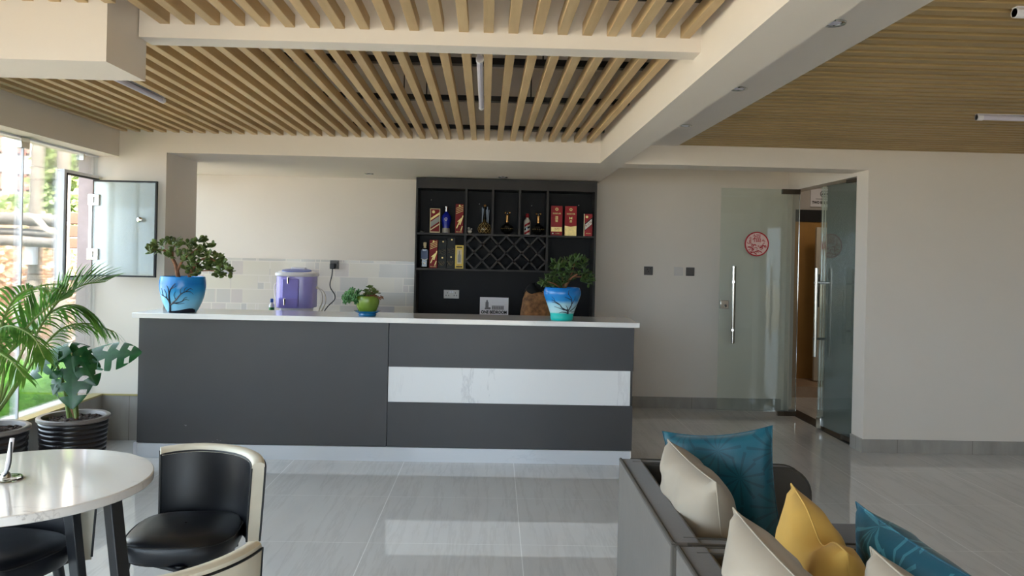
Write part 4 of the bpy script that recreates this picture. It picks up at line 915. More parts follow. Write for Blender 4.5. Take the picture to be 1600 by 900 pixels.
t = thing('room_sign', 'mauve sign reading TWO BEDROOM high on the hallway wall', 'sign', (3.875, 9.196, 2.155))
MB().box(3.725, 4.03, 9.188, 9.199, 2.155, 2.37).obj('board', 'paper', t, smooth=0)
MB().text('TWO BEDROOM', 0.042, facing(3.878, 9.187, 2.205), None, 0.0008, 0.27, 0.002).obj('lettering', 'ink', t, smooth=0)
MB().box(3.785, 3.97, 9.186, 9.188, 2.245, 2.252).obj('small_line', 'greyink', t, smooth=0)
r = MB(); r.tube([(3.878 + 0.036 * math.cos(a * 0.2), 9.187, 2.31 + 0.036 * math.sin(a * 0.2)) for a in range(33)], 0.004, 6)
r.tube([(3.856, 9.187, 2.298), (3.88, 9.187, 2.318), (3.90, 9.187, 2.33)], 0.008, 6); r.tube([(3.878, 9.187, 2.318), (3.888, 9.187, 2.292)], 0.006, 6)
r.obj('round_emblem', 'ink', t)

# ------------------------------------------------------------------ potted plants on the worktop
def blob_leaf(mb, p, d, nrm, L, W, T, m=None, tipw=0.75):
    d = d.normalized(); s = d.cross(nrm); s = s.normalized() if s.length > 1e-5 else d.orthogonal().normalized(); n = s.cross(d)
    st = ((0.0, 0.12), (0.3, 0.62), (0.62, 1.0), (0.86, tipw), (1.0, 0.15)); vs = []; fs = []
    for t, w in st:
        c = p + d * (L * t) - n * (0.10 * L * t * t)
        for a, b in ((1, 0), (0.5, 1), (-0.5, 1), (-1, 0), (-0.5, -1), (0.5, -1)):
            vs.append(c + s * (a * W * w * 0.5) + n * (b * T * 0.5 * min(1, w + 0.2)))
    for j in range(4):
        for i in range(6): fs.append((j * 6 + i, j * 6 + (i + 1) % 6, (j + 1) * 6 + (i + 1) % 6, (j + 1) * 6 + i))
    fs.append((5, 4, 3, 2, 1, 0)); fs.append(tuple(24 + i for i in range(6))); mb.add(vs, fs, m)
def painted(pot, prof, c, lines, mound=None, scale=1.0):
    """painted tree: lines of (u, v) in the pot's silhouette, u -1..1 across, v 0..1 up; laid on the pot's own surface"""
    zt = prof[-1][1]; facing_a = math.atan2(-c[1], -c[0])
    def rad(z):
        for (r0, z0), (r1, z1) in zip(prof, prof[1:]):
            if z0 <= z <= z1 and z1 > z0: return r0 + (r1 - r0) * (z - z0) / (z1 - z0)
        return prof[-1][0]
    rmax = max(r for r, z in prof)
    def pt(u, v):
        z = v * zt; r = rad(z) + 0.0016; a = facing_a + math.asin(max(-0.98, min(0.98, u * rmax / r)))
        return Vector((c[0] + r * math.cos(a), c[1] + r * math.sin(a), c[2] + z))
    m = MB()
    for w0, w1, pts in lines:
        q = bez([Vector((x, y, 0)) for x, y in pts], 6); n = len(q)
        m.tube([pt(a.x, a.y) for a in q], [(w0 + (w1 - w0) * i / (n - 1)) * scale for i in range(n)], 6)
    m.obj('painted_tree', 'paint_black', pot)
    if mound:
        g = MB(); n = len(mound); vs = []
        mq = [(mound[i][0] + (mound[i + 1][0] - mound[i][0]) * k / 5, mound[i][1] + (mound[i + 1][1] - mound[i][1]) * k / 5) for i in range(n - 1) for k in range(5)] + [mound[-1]]; n = len(mq)
        for u, v in mq: vs += [pt(u, v * k / 6) for k in range(7)]
        g.add(vs, [(7 * i + k, 7 * i + 7 + k, 7 * i + 8 + k, 7 * i + k + 1) for i in range(n - 1) for k in range(6)]); g.obj('painted_ground', 'paint_black', pot)
def smooth_prof(prof, n=5):
    q = bez([Vector((r, z, 0)) for r, z in prof], n); return [(v.x, v.y) for v in q]
def jade_plant(label, c, prof, glaze, clusters, branches, leafm, cup, org, sx, L, W, seed, lines, mound, depth=0.12):
    rng = random.Random(seed); t = thing('jade_plant', label, 'potted plant', c, group='jade plants in painted blue pots')
    P_ = smooth_prof(prof); zt = P_[-1][1]; rt = P_[-1][0]
    inner = [(rt - 0.008, zt), (rt - 0.012, zt - 0.03), (0.001, zt - 0.03)]
    pot = MB().lathe(P_ + inner, c, 48).obj('pot', glaze, t, smooth=50)
    painted(pot, P_, c, lines, mound)
    MB().lathe([(rt - 0.012, zt - 0.025), (rt * 0.5, zt - 0.018), (0.001, zt - 0.015)], c, 28).obj('soil', 'soil', t)
    def W_(px, py, dy): v = at(org[0] + px / sx, org[1] + py / sx, c[1] + dy); return v
    for bl, r0, r1, dys in branches:
        pts = [W_(px, py, dy) for (px, py), dy in zip(bl, dys)]; q = bez(pts, 6); n = len(q)
        MB().tube(q, [r0 + (r1 - r0) * i / (n - 1) for i in range(n)], 8).obj('stem', 'bark', t)
    fo = MB()
    for px, py in clusters:
        for lay in range(2):
            cc = W_(px, py, rng.uniform(-depth, depth)) if lay else W_(px + rng.uniform(-10, 10), py + rng.uniform(-8, 8), rng.uniform(-depth * 0.5, depth * 0.5))
            out = (cc - Vector((c[0], c[1], c[2] + zt + 0.02))); out.z += 0.06; out = out.normalized() if out.length > 0 else Vector((0, 0, 1))
            for k in range(cup):
                d = (out * 0.55 + Vector((rng.gauss(0, 1), rng.gauss(0, 1), rng.gauss(0.25, 0.8))) * 0.6).normalized()
                blob_leaf(fo, cc + Vector((rng.uniform(-.008, .008), rng.uniform(-.008, .008), rng.uniform(-.008, .008))), d, Vector((rng.gauss(0, .4), rng.gauss(-.4, .4), 1)), L * rng.uniform(.8, 1.15), W * rng.uniform(.85, 1.1), 0.006)
    fo.obj('foliage', leafm, t, smooth=60); return t
pa = [(0.096, 0.0), (0.115, 0.03), (0.143, 0.10), (0.158, 0.175), (0.157, 0.225), (0.152, 0.258)]
X = lambda v: (v - 402) / 202.0
Y_ = lambda v: (825 - v) / 330.0
def L_(w0, w1, *pts): return (w0, w1, [(X(a), Y_(b)) for a, b in pts])
lines = [L_(0.009, 0.006, (300, 822), (300, 770), (296, 725)), L_(0.006, 0.002, (296, 730), (270, 690), (222, 660)), L_(0.006, 0.002, (296, 728), (288, 650), (310, 590), (338, 555)),
         L_(0.004, 0.0015, (288, 660), (282, 610), (268, 575)), L_(0.006, 0.003, (304, 750), (345, 705), (388, 650), (430, 625)), L_(0.0035, 0.001, (430, 625), (462, 600), (488, 612)),
         L_(0.003, 0.001, (430, 628), (468, 630), (492, 655)), L_(0.003, 0.001, (386, 655), (382, 615), (395, 590)), L_(0.004, 0.001, (318, 738), (385, 722), (425, 700), (458, 708)),
         L_(0.003, 0.001, (270, 690), (262, 640), (245, 610)), L_(0.003, 0.001, (400, 715), (420, 685), (440, 680)), L_(0.003, 0.001, (308, 600), (330, 590), (345, 575)), L_(0.003, 0.001, (345, 705), (330, 660), (340, 630)),
         L_(0.003, 0.001, (240, 672), (232, 640), (225, 600)), L_(0.003, 0.001, (330, 735), (375, 740), (420, 735)), L_(0.002, 0.001, (410, 640), (420, 600), (440, 590))]
mound = [(X(a), Y_(b)) for a, b in ((285, 812), (330, 808), (380, 800), (420, 790), (460, 784), (490, 786), (512, 800))]
cA = [(100, 230), (150, 205), (105, 265), (180, 260), (130, 250), (205, 195), (262, 160), (320, 160), (300, 200), (360, 190), (290, 270), (275, 310), (340, 300), (350, 215), (445, 185), (500, 180), (550, 165), (600, 165), (655, 215), (620, 215), (580, 240), (520, 235), (460, 240),
      (430, 290), (500, 300), (540, 310), (600, 300), (650, 290), (560, 270), (420, 340), (470, 350), (530, 370), (590, 350), (640, 340), (690, 320), (725, 318), (700, 350), (740, 360), (770, 385), (800, 425), (825, 440), (745, 440), (705, 455), (665, 430), (610, 430), (555, 430), (640, 390), (590, 400), (520, 410), (470, 400), (680, 390), (430, 420), (500, 460), (750, 470)]
bA = [([(350, 500), (330, 400), (300, 330), (262, 270), (205, 245), (115, 245)], 0.017, 0.005, (0, 0, 0.01, 0, -0.02, -0.04)), ([(345, 430), (395, 340), (470, 275), (560, 220)], 0.011, 0.004, (0, -0.02, -0.03, 0.0)),
      ([(455, 500), (480, 430), (545, 350), (640, 320), (770, 400)], 0.014, 0.004, (0.02, 0.02, 0, -0.02, -0.03)), ([(300, 330), (300, 250), (320, 180)], 0.009, 0.004, (0.01, 0.03, 0.04)), ([(450, 480), (560, 440), (700, 440)], 0.008, 0.003, (0, -0.05, -0.06))]
jade_plant('jade plant in a blue pot painted with a bare tree, near the window', (-2.268, 5.73, WT), pa, 'pot_sky', cA, bA, 'jade', 4, (220, 350), 6.0, 0.050, 0.034, 5, lines, mound)
pb = [(0.076, 0.0), (0.082, 0.012), (0.086, 0.045), (0.108, 0.11), (0.132, 0.175), (0.136, 0.205), (0.128, 0.232), (0.124, 0.238)]
X = lambda v: (v - 1215) / 175.0
Y_ = lambda v: (620 - v) / 302.0
lines = [L_(0.008, 0.005, (1268, 556), (1270, 530), (1264, 512)), L_(0.005, 0.0015, (1262, 525), (1215, 500), (1190, 468), (1120, 428)), L_(0.003, 0.001, (1190, 472), (1155, 456), (1118, 450)), L_(0.003, 0.001, (1240, 522), (1190, 504), (1142, 490)),
         L_(0.003, 0.001, (1268, 520), (1262, 495), (1250, 478)), L_(0.005, 0.0015, (1275, 525), (1302, 470), (1300, 415), (1268, 368)), L_(0.003, 0.001, (1300, 425), (1270, 412), (1238, 398)), L_(0.003, 0.001, (1302, 470), (1328, 425), (1332, 392)),
         L_(0.003, 0.001, (1285, 535), (1330, 500), (1356, 470)), L_(0.003, 0.001, (1258, 545), (1215, 540), (1186, 552)), L_(0.002, 0.001, (1150, 446), (1140, 420), (1118, 400)), L_(0.002, 0.001, (1276, 380), (1270, 350), (1280, 335)), L_(0.002, 0.001, (1300, 540), (1330, 535), (1350, 520))]
cB = [(1062, 240), (1098, 222), (1070, 285), (1050, 262), (1140, 90), (1180, 80), (1160, 150), (1210, 110), (1250, 70), (1300, 50), (1350, 40), (1400, 45), (1440, 55), (1300, 110), (1350, 110), (1400, 120), (1430, 160), (1380, 170), (1250, 160), (1200, 190), (1150, 180),
      (1130, 250), (1180, 250), (1330, 230), (1390, 230), (1150, 290), (1105, 280), (1440, 210), (1480, 205), (1450, 250), (1210, 270), (1240, 220), (1290, 160), (1330, 80), (1240, 110), (1190, 130), (1270, 250), (1420, 90), (1490, 240), (1180, 295)]
bB = [([(1235, 320), (1270, 260), (1310, 210), (1390, 160)], 0.014, 0.005, (0, -0.02, -0.03, -0.03)), ([(1230, 320), (1230, 220), (1200, 130)], 0.010, 0.004, (0.02, 0.03, 0.03)), ([(1220, 320), (1150, 270), (1080, 245)], 0.008, 0.003, (0, -0.04, -0.05)), ([(1290, 240), (1320, 150), (1340, 70)], 0.008, 0.003, (0.0, 0.02, 0.03)), ([(1330, 200), (1420, 200), (1470, 220)], 0.006, 0.003, (-0.02, 0, 0))]
jade_plant('jade plant in a blue and turquoise painted pot before the dark cabinet', (0.495, 5.70, WT), pb, 'pot_sea', cB, bB, 'jade_dark', 4, (680, 400), 6.154, 0.054, 0.022, 9, lines, None, 0.10)
# small green bowl with succulents
t = thing('succulent_bowl', 'small green bowl of succulents on a blue saucer, middle of the worktop', 'potted plant', (-0.925, 5.72, WT))
MB().lathe([(0.06, 0), (0.065, 0.006), (0.062, 0.018), (0.095, 0.034), (0.097, 0.037), (0.05, 0.022), (0.001, 0.02)], (-0.925, 5.72, WT), 40).obj('saucer', 'saucer', t)
MB().lathe([(0.05, 0.024), (0.062, 0.034), (0.078, 0.065), (0.085, 0.10), (0.084, 0.135), (0.08, 0.145), (0.076, 0.143), (0.07, 0.125), (0.001, 0.125)], (-0.925, 5.72, WT), 40).obj('bowl', 'pot_green', t, smooth=50)
MB().lathe([(0.07, 0.128), (0.03, 0.135), (0.001, 0.136)], (-0.925, 5.72, WT), 20).obj('soil', 'soil', t)
rng = random.Random(4)
def rosette(mb, c, n, L, W, up, m=None):
    for i in range(n):
        a = i * 2.4; el = 0.1 + 1.3 * i / n
        d = Vector((math.cos(a) * math.cos(el), math.sin(a) * math.cos(el), math.sin(el))); q = Vector((0, 0, 1)).rotation_difference(Vector(up).normalized())
        blob_leaf(mb, Vector(c), q @ d, q @ Vector((0, 0, 1)), L * (1.1 - 0.5 * i / n), W, 0.006, m, 0.9)
fo = MB()
for px, py, dy, L in ((548, 458, -0.04, .036), (556, 464, -0.06, .036), (541, 466, -0.03, .034), (552, 462, -0.03, .034), (560, 458, 0.0, .034), (543, 460, 0.0, .032), (556, 470, -0.05, .034), (565, 466, -0.03, .03), (546, 469, -0.02, .03), (538, 464, 0.02, .026), (540, 472, 0.0, .024), (550, 454, 0.03, .03), (561, 472, 0.0, .03)):
    rosette(fo, at(px, py, 5.72 + dy), 15, L, L * 0.62, (rng.uniform(-.9, .3), -0.8, 0.5))
fo.obj('trailing_rosettes', 'succulent', t, smooth=60)
fo = MB(); st = MB()
for px, py, dy in ((572, 456, 0), (578, 450, 0.01), (583, 455, -0.02), (587, 458, 0.0), (576, 460, -0.03), (582, 462, 0.02), (570, 463, 0.01)):
    p = at(px, py, 5.72 + dy); st.tube([Vector((-0.915 + dy, 5.72 + dy, WT + 0.13)), p], 0.004, 6); rosette(fo, p, 12, 0.034, 0.017, (0, -.3, 1))
fo.obj('upright_sprigs', 'jade', t, smooth=60); st.obj('stem', 'bark', t)
fo = MB()
for px, py in ((580, 464), (586, 463), (592, 466), (596, 465)): rosette(fo, at(px, py, 5.68), 7, 0.018, 0.012, (0.5, -.5, .6))
fo.obj('brown_rosettes', 'bark', t, smooth=60)

# ------------------------------------------------------------------ floor plants by the window
def ribbed_pot(t, c, r0, r1, h):
    pr = []; n = 13
    for i in range(n):
        z = 0.0 + (h - 0.03) * i / n; r = r0 + (r1 - r0) * (z / h) ** 0.7
        pr += [(r, z), (r + 0.004, z + (h - 0.03) / n * 0.35), (r + 0.004, z + (h - 0.03) / n * 0.7), (r, z + (h - 0.03) / n * 0.92)]
    pot = MB().lathe(pr + [(r1 + 0.002, h - 0.028), (r1 - 0.02, h - 0.04), (0.001, h - 0.05)], c, 56).obj('pot', 'potblack', t, smooth=40)
    MB().lathe([(r1, h - 0.03), (r1 + 0.012, h - 0.022), (r1 + 0.012, h - 0.006), (r1 + 0.004, h), (r1 - 0.016, h - 0.004), (r1 - 0.022, h - 0.03)], c, 56).obj('rim', 'potrim', pot, smooth=50)
    so = MB(); rg = random.Random(int(h * 1000)); R_ = r1 - 0.02
    so.lathe([(R_, h - 0.035), (R_ * 0.6, h - 0.028), (0.001, h - 0.025)], c, 28)
    for i in range(150):
        a, q = rg.uniform(0, 6.28), R_ * math.sqrt(rg.random()) * 0.95; so.ball((c[0] + q * math.cos(a), c[1] + q * math.sin(a), c[2] + h - 0.028), rg.uniform(0.005, 0.014), None, 6, 0.7)
    so.obj('soil', 'soil', t, smooth=0)
def frond(t, pts, L, n=26, droop=0.5, wid=0.017, seed=0, lift=0.3):
    rg = random.Random(seed); q = bez(pts, 8); m = len(q)
    MB().tube(q, [0.009 * (1 - 0.8 * i / (m - 1)) + 0.0015 for i in range(m)], 6).obj('stem', 'palmstem', t)
    fo = MB()
    for i in range(n):
        u = 0.32 + 0.68 * i / (n - 1); f = u * (m - 1); k = min(m - 2, int(f)); p = q[k].lerp(q[k + 1], f - k); tg = (q[k + 1] - q[k]).normalized()
        up = Vector((0, 0, 1)); s = tg.cross(up); s = s.normalized() if s.length > 0.2 else Vector((0.7, -0.7, 0)); nn = s.cross(tg)
        for sg in (-1, 1):
            l = L * (0.55 + 0.45 * math.sin(math.pi * min(1, (u - 0.2) * 1.1))) * rg.uniform(.85, 1.1) * (1.0 if u < 0.9 else 0.75)
            d = (tg * (0.55 + 0.5 * u) + s * sg * 0.8 + nn * lift + Vector((rg.uniform(-.1, .1),) * 3)).normalized()
            w = (d.cross(nn)).normalized(); vs = []; S = 6
            for j in range(S + 1):
                v = j / S; c = p + d * (l * v) - up * (droop * l * v * v) ; ww = wid * 0.5 * (math.sin(math.pi * min(1, 0.12 + v * 0.88)) ** 0.6 if v < 1 else 0.05)
                vs += [c - w * ww, c + Vector((0, 0, -0.15 * ww)), c + w * ww]
            fs = []
            for j in range(S): fs += [(3 * j, 3 * j + 3, 3 * j + 4, 3 * j + 1), (3 * j + 1, 3 * j + 4, 3 * j + 5, 3 * j + 2)]
            fo.add(vs, fs)
    fo.obj('leaflets', 'palm', t, smooth=60)
pc = (-2.80, 4.42, 0)
t = thing('potted_palm', 'tall feathery palm in a ribbed black pot by the window', 'potted plant', pc)
ribbed_pot(t, pc, 0.155, 0.188, 0.47)
B0 = Vector((pc[0], pc[1], 0.45))
def FP(*p): return [B0 + Vector((random.uniform(-.03, .03), random.uniform(-.03, .03), 0))] + [at(px, py, y) for px, py, y in p]
frond(t, FP((30, 590, 4.42), (58, 520, 4.45), (92, 470, 4.5), (128, 446, 4.55), (165, 440, 4.6)), 0.30, 30, 0.18, 0.021, 1, 0.55)
frond(t, FP((0, 580, 4.35), (18, 545, 4.3), (45, 508, 4.3), (78, 478, 4.32), (112, 462, 4.4)), 0.24, 30, 0.15, 0.019, 2, 0.6)
frond(t, FP((30, 560, 4.5), (60, 505, 4.6), (95, 480, 4.7), (125, 478, 4.75), (148, 492, 4.8)), 0.22, 26, 0.8, 0.017, 3, 0.0)
frond(t, FP((35, 590, 4.55), (65, 545, 4.65), (100, 512, 4.75), (140, 506, 4.85), (178, 518, 4.95)), 0.15, 26, 0.6, 0.013, 4, 0.0)
frond(t, FP((-5, 600, 4.2), (-15, 540, 4.1), (10, 510, 4.05), (50, 525, 4.0), (70, 560, 3.95)), 0.13, 44, 0.5, 0.009, 5, 0.0)
frond(t, FP((-30, 580, 4.4), (-70, 500, 4.3), (-110, 470, 4.2), (-150, 480, 4.1)), 0.25, 26, 0.4, 0.016, 6, 0.1)
frond(t, FP((5, 590, 4.3), (0, 520, 4.2), (20, 470, 4.15), (50, 450, 4.1), (80, 452, 4.05)), 0.2, 26, 0.35, 0.014, 7, 0.3)
frond(t, FP((-10, 600, 4.4), (-40, 560, 4.2), (-20, 545, 4.0), (15, 562, 3.9), (40, 590, 3.85)), 0.11, 34, 0.5, 0.010, 8, 0.0)

def monstera_leaf(mb, base, tip, nrm, width, lobes=5, cup=0.18, droop=0.1, holes=True):
    base, tip = Vector(base), Vector(tip); d = tip - base; L = d.length; d.normalize(); s = d.cross(Vector(nrm)).normalized(); n = s.cross(d)
    def prof(t): return max(0.03, (math.sin(math.pi * min(1, max(0.0, t * 0.86 + 0.14))) ** 0.75) * (1.0 - 0.25 * t))
    def P(t, w, sg):
        sweep = 0.30 * w * (1 - 0.3 * t); back = -0.16 * w * max(0, 0.25 - t) * 4
        x = t + sweep * 0.55 + back - 0.12 * w
        hw = width * 0.5 * prof(t) * w
        return base + d * (L * x) + s * (sg * hw) - n * (cup * hw * w + droop * L * x * x)
    for sg in (-1, 1):
        for i in range(lobes):
            t0, t1 = i / lobes, (i + 1) / lobes; K = 5
            ws = [0, 0.25, 0.42, 0.6, 0.8, 0.92, 1.0]
            closed = (i % 2 == 0)
            vs = []
            for j, w in enumerate(ws):
                gap = 0.0
                if 0.3 < w and i < lobes - 1:
                    gap = 0.38 if w < 0.85 else (0.42 if not closed else 0.0)
                if w == 1.0: gap = max(gap, 0.10 if closed else 0.5)
                for k in range(K + 1):
                    tt = t0 + (t1 - t0) * (k / K) * (1 - gap); vs.append(P(min(0.985, tt), w, sg))
            fs = []
            for j in range(len(ws) - 1):
                for k in range(K):
                    a = j * (K + 1) + k; f = (a, a + 1, a + K + 2, a + K + 1); fs.append(f if sg > 0 else f[::-1])
            mb.add(vs, fs)
mc = (-2.655, 5.02, 0)
t = thing('potted_monstera', 'monstera with split leaves in a ribbed dark pot beside the counter', 'potted plant', mc)
ribbed_pot(t, mc, 0.165, 0.198, 0.415)
mB = Vector((mc[0], mc[1], 0.40))
for (b, tp, nr, w, lo, cu, dr, yb, yt, stempts) in (
    ((112, 552), (112, 640), (0.25, -1, 0.35), 0.29, 4, 0.15, 0.05, 4.98, 4.90, ((118, 600, 5.0),)),
    ((106, 540), (52, 556), (-0.1, -0.55, 1), 0.25, 4, 0.25, 0.10, 5.0, 4.95, ((110, 590, 5.02),)),
    ((108, 542), (150, 562), (0.25, -0.6, 1), 0.24, 4, 0.3, 0.10, 5.05, 5.05, ((114, 590, 5.05),)),
    ((146, 556), (222, 550), (0.1, -0.75, 0.7), 0.25, 4, 0.2, 0.02, 5.05, 5.05, ((112, 620, 5.0), (124, 585, 5.02))),
    ((92, 578), (80, 618), (-0.3, -1, 0.3), 0.085, 3, 0.1, 0.1, 4.95, 4.9, ((100, 610, 5.0),)),
    ((126, 556), (152, 602), (0.5, -0.9, 0.4), 0.17, 3, 0.25, 0.1, 4.98, 4.95, ((118, 600, 5.02),)),
    ((84, 556), (40, 590), (-0.2, -0.7, 0.8), 0.20, 3, 0.25, 0.12, 4.95, 4.85, ((100, 600, 5.0),))):
    B_ = at(b[0], b[1], yb); T_ = at(tp[0], tp[1], yt)
    m = MB(); monstera_leaf(m, B_, T_, nr, w, lo, cu, dr); m.obj('leaf', 'monstera', t, smooth=60)
    q = bez([mB + Vector((random.uniform(-.03, .03), random.uniform(-.03, .03), 0))] + [at(*p) for p in stempts] + [B_], 8)
    MB().tube(q, [0.010 - 0.005 * i / (len(q) - 1) for i in range(len(q))], 8).obj('stem', 'palmstem', t)
MB().tube(bez([mB + Vector((0.02, 0, -0.02)), at(112, 630, 5.0), at(122, 600, 5.0)], 6), 0.013, 8).obj('stem', 'bark', t)

# ------------------------------------------------------------------ table and chairs
TC = Vector((-1.476, 2.479, 0)); TR = 0.385
t = thing('round_table', 'round white marble topped table with black splayed legs', 'table', TC)
MB().lathe([(TR - 0.003, 0.722), (TR, 0.725), (TR, 0.747), (TR - 0.003, 0.75), (0.001, 0.75)], TC, 72).obj('tabletop', 'table_marble', t)
MB().lathe([(0.30, 0.702), (0.30, 0.7215)], TC, 40).obj('support_plate', 'dark_metal', t)
def bar(p, q, w, d, face):
    p, q = Vector(p), Vector(q); t_ = (q - p).normalized(); f = Vector(face); a = (f - t_ * f.dot(t_)).normalized() * d / 2; b = t_.cross(a).normalized() * w / 2
    m = MB(); m.add([p - a - b, p - a + b, p + a + b, p + a - b, q - a - b, q - a + b, q + a + b, q + a - b], [(0, 3, 2, 1), (4, 5, 6, 7), (0, 1, 5, 4), (1, 2, 6, 5), (2, 3, 7, 6), (3, 0, 4, 7)]); return m
for (x0, y0, x1, y1) in ((0.325, -0.075, 0.43, -0.105), (0.076, 0.14, 0.11, 0.235), (-0.076, -0.14, -0.11, -0.235), (-0.325, 0.075, -0.43, 0.105)):
    bar(TC + Vector((x0, y0, 0.7215)), TC + Vector((x1, y1, 0.0)), 0.05, 0.03, (x0, y0, 0)).obj('leg', 'dark_metal', t, bevel=0.003)
t = thing('pen_stand', 'white counter pen on a round clear base with black cord', 'pen stand', (-1.515, 2.475, 0.7505))
pc_ = Vector((-1.515, 2.475, 0.7505))
MB().lathe([(0.046, 0), (0.048, 0.003), (0.046, 0.006), (0.02, 0.008), (0.001, 0.008)], pc_, 36).obj('base', 'glass_clear_item', t)
MB().lathe([(0.016, 0.006), (0.013, 0.014), (0.010, 0.022)], pc_, 18).obj('socket', 'metal', t)
MB().tube([pc_ + Vector((0, 0, 0.018)), pc_ + Vector((0.006, 0, 0.05)), pc_ + Vector((0.017, 0, 0.128))], [0.0065, 0.0075, 0.0065], 12).obj('pen', 'white_plastic', t)
MB().tube(bez([pc_ + Vector((0.018, -0.006, 0.118)), pc_ + Vector((0.021, -0.012, 0.06)), pc_ + Vector((0.015, -0.016, 0.028)), pc_ + Vector((0.002, -0.014, 0.014))], 8), 0.0028, 6).obj('cord', 'black', t)

def arc_chair(label, loc, rz, turn=0.0):
    """faces local -Y; curved low back wraps the seat"""
    t = thing('dining_chair', label, 'chair', loc, rz, 'black and cream chairs around the table')
    # seat: D-shaped padded cushion
    def outline(k, r=0.0):
        pts = []
        for i in range(40):
            a = 2 * math.pi * i / 40; c, s = math.cos(a), math.sin(a); e = 0.62
            x = (0.190 + r) * math.copysign(abs(c) ** e, c) * (1 - 0.06 * (s < 0) * abs(s)); y = (0.185 + r) * math.copysign(abs(s) ** e, s)
            x, y = x * k * math.cos(turn) - y * k * math.sin(turn), x * k * math.sin(turn) + y * k * math.cos(turn)
            pts.append((x + (0.01 if turn else 0), y + (0.02 if turn else -0.005)))
        return pts
    m = MB(); rings = [(1.0, -0.008, 0.385), (1.0, 0.0, 0.40), (1.0, 0.003, 0.43), (1.0, 0.0, 0.452), (0.93, 0.0, 0.466), (0.7, 0.0, 0.474), (0.35, 0, 0.477), (0.02, 0, 0.478)]
    vs = []; fs = []
    for k, r, z in rings: vs += [(x, y, z) for x, y in outline(k, r)]
    for j in range(len(rings) - 1):
        for i in range(40): fs.append((j * 40 + i, j * 40 + (i + 1) % 40, (j + 1) * 40 + (i + 1) % 40, (j + 1) * 40 + i))
    fs.append(tuple(range(39, -1, -1))); m.add(vs, fs); st = m.obj('seat', 'vinyl', t, local=True, smooth=60)
    p = MB(); o_ = outline(1.0, 0.002); p.tube([(x, y, 0.452) for x, y in o_ + o_[:1]], 0.0035, 6); p.obj('piping', 'piping', st, local=True)
    # back: arc shell
    A = 51; n = 36
    def ring(rad, z, f=1.0): return [((rad + 0.07) * math.sin(R(-A + 2 * A * i / n)), (rad + 0.07) * f * math.cos(R(-A + 2 * A * i / n)) - 0.062, z) for i in range(n + 1)]
    def top(i): return 0.0 - 0.012 * (abs(i - n / 2) / (n / 2)) ** 3
    secs = [(0.205, 0.40), (0.207, 0.46), (0.213, 0.60), (0.217, 0.685), (0.220, 0.703), (0.228, 0.710), (0.250, 0.712), (0.262, 0.706), (0.265, 0.690), (0.262, 0.60), (0.255, 0.46), (0.25, 0.40)]
    prof = [ring(r, z) for r, z in secs]; m = MB(); vs = []; fs = []
    for pr in prof[3:]: vs += [(x, y, z + (top(i) if z > 0.6 else 0)) for i, (x, y, z) in enumerate(pr)]
    J = len(prof) - 3
    for j in range(J - 1):
        for i in range(n): fs.append((j * (n + 1) + i, j * (n + 1) + i + 1, (j + 1) * (n + 1) + i + 1, (j + 1) * (n + 1) + i))
    sh = m.add(vs, fs)
    for e in (0, n):      # end faces, full height
        poly = [Vector((pr[e][0], pr[e][1], pr[e][2] + (top(e) if pr[e][2] > 0.6 else 0))) for pr in prof]; sh.add(poly, [tuple(range(len(poly))) if e else tuple(range(len(poly) - 1, -1, -1))])
    sh.add([v for pr in (prof[0], prof[-1]) for v in pr], [(i, i + 1, n + 2 + i, n + 1 + i) for i in range(n)])
    shell = sh.obj('back_shell', 'cream_leather', t, local=True, smooth=50)
    m = MB(); vs = []
    for pr in prof[:4]: vs += [(x, y, z + (top(i) if z > 0.6 else 0)) for i, (x, y, z) in enumerate(pr)]
    fs = [(j * (n + 1) + i + 1, j * (n + 1) + i, (j + 1) * (n + 1) + i, (j + 1) * (n + 1) + i + 1) for j in range(3) for i in range(n)]
    pad = m.add(vs, fs).obj('back_pad', 'vinyl', t, local=True, smooth=60)
    p = MB()
    inner = [(x, y, z + top(i)) for i, (x, y, z) in enumerate(ring(0.2175, 0.690))]; outer = [(x, y, z + top(i)) for i, (x, y, z) in enumerate(ring(0.2655, 0.694))]
    lo = ring(0.206, 0.46)
    p.tube([(ring(0.205, 0.41)[0]), lo[0]] + inner + [lo[-1], ring(0.205, 0.41)[-1]], 0.0038, 6); p.obj('piping', 'piping', pad, local=True)
    p = MB(); p.tube([ring(0.251, 0.41)[0], ring(0.262, 0.6)[0]] + outer + [ring(0.262, 0.6)[-1], ring(0.251, 0.41)[-1]], 0.0038, 6); p.obj('piping', 'piping', shell, local=True)
    for sx in (-1, 1):
        for sy in (-1, 1):
            m = MB(); m.tube([(0.125 * sx, 0.115 * sy, 0.388), (0.168 * sx, 0.165 * sy, 0.0)], [0.019, 0.012], 12); m.obj('leg', 'dark_metal', t, local=True)
    m = MB()
    m.box(-0.15, 0.15, -0.14, 0.14, 0.374, 0.385); m.obj('seat_frame', 'dark_metal', t, local=True, smooth=0)
    return t
arc_chair('black and cream curved-back chair pulled out right of the round table', (-1.133, 2.88, 0), R(-24), R(30))
arc_chair('black and cream chair seen from behind, cropped by the bottom edge of the photo', (-0.905, 2.06, 0), R(-139))
arc_chair('black and cream chair tucked under the far left of the round table', (-1.655, 2.675, 0), R(-17))

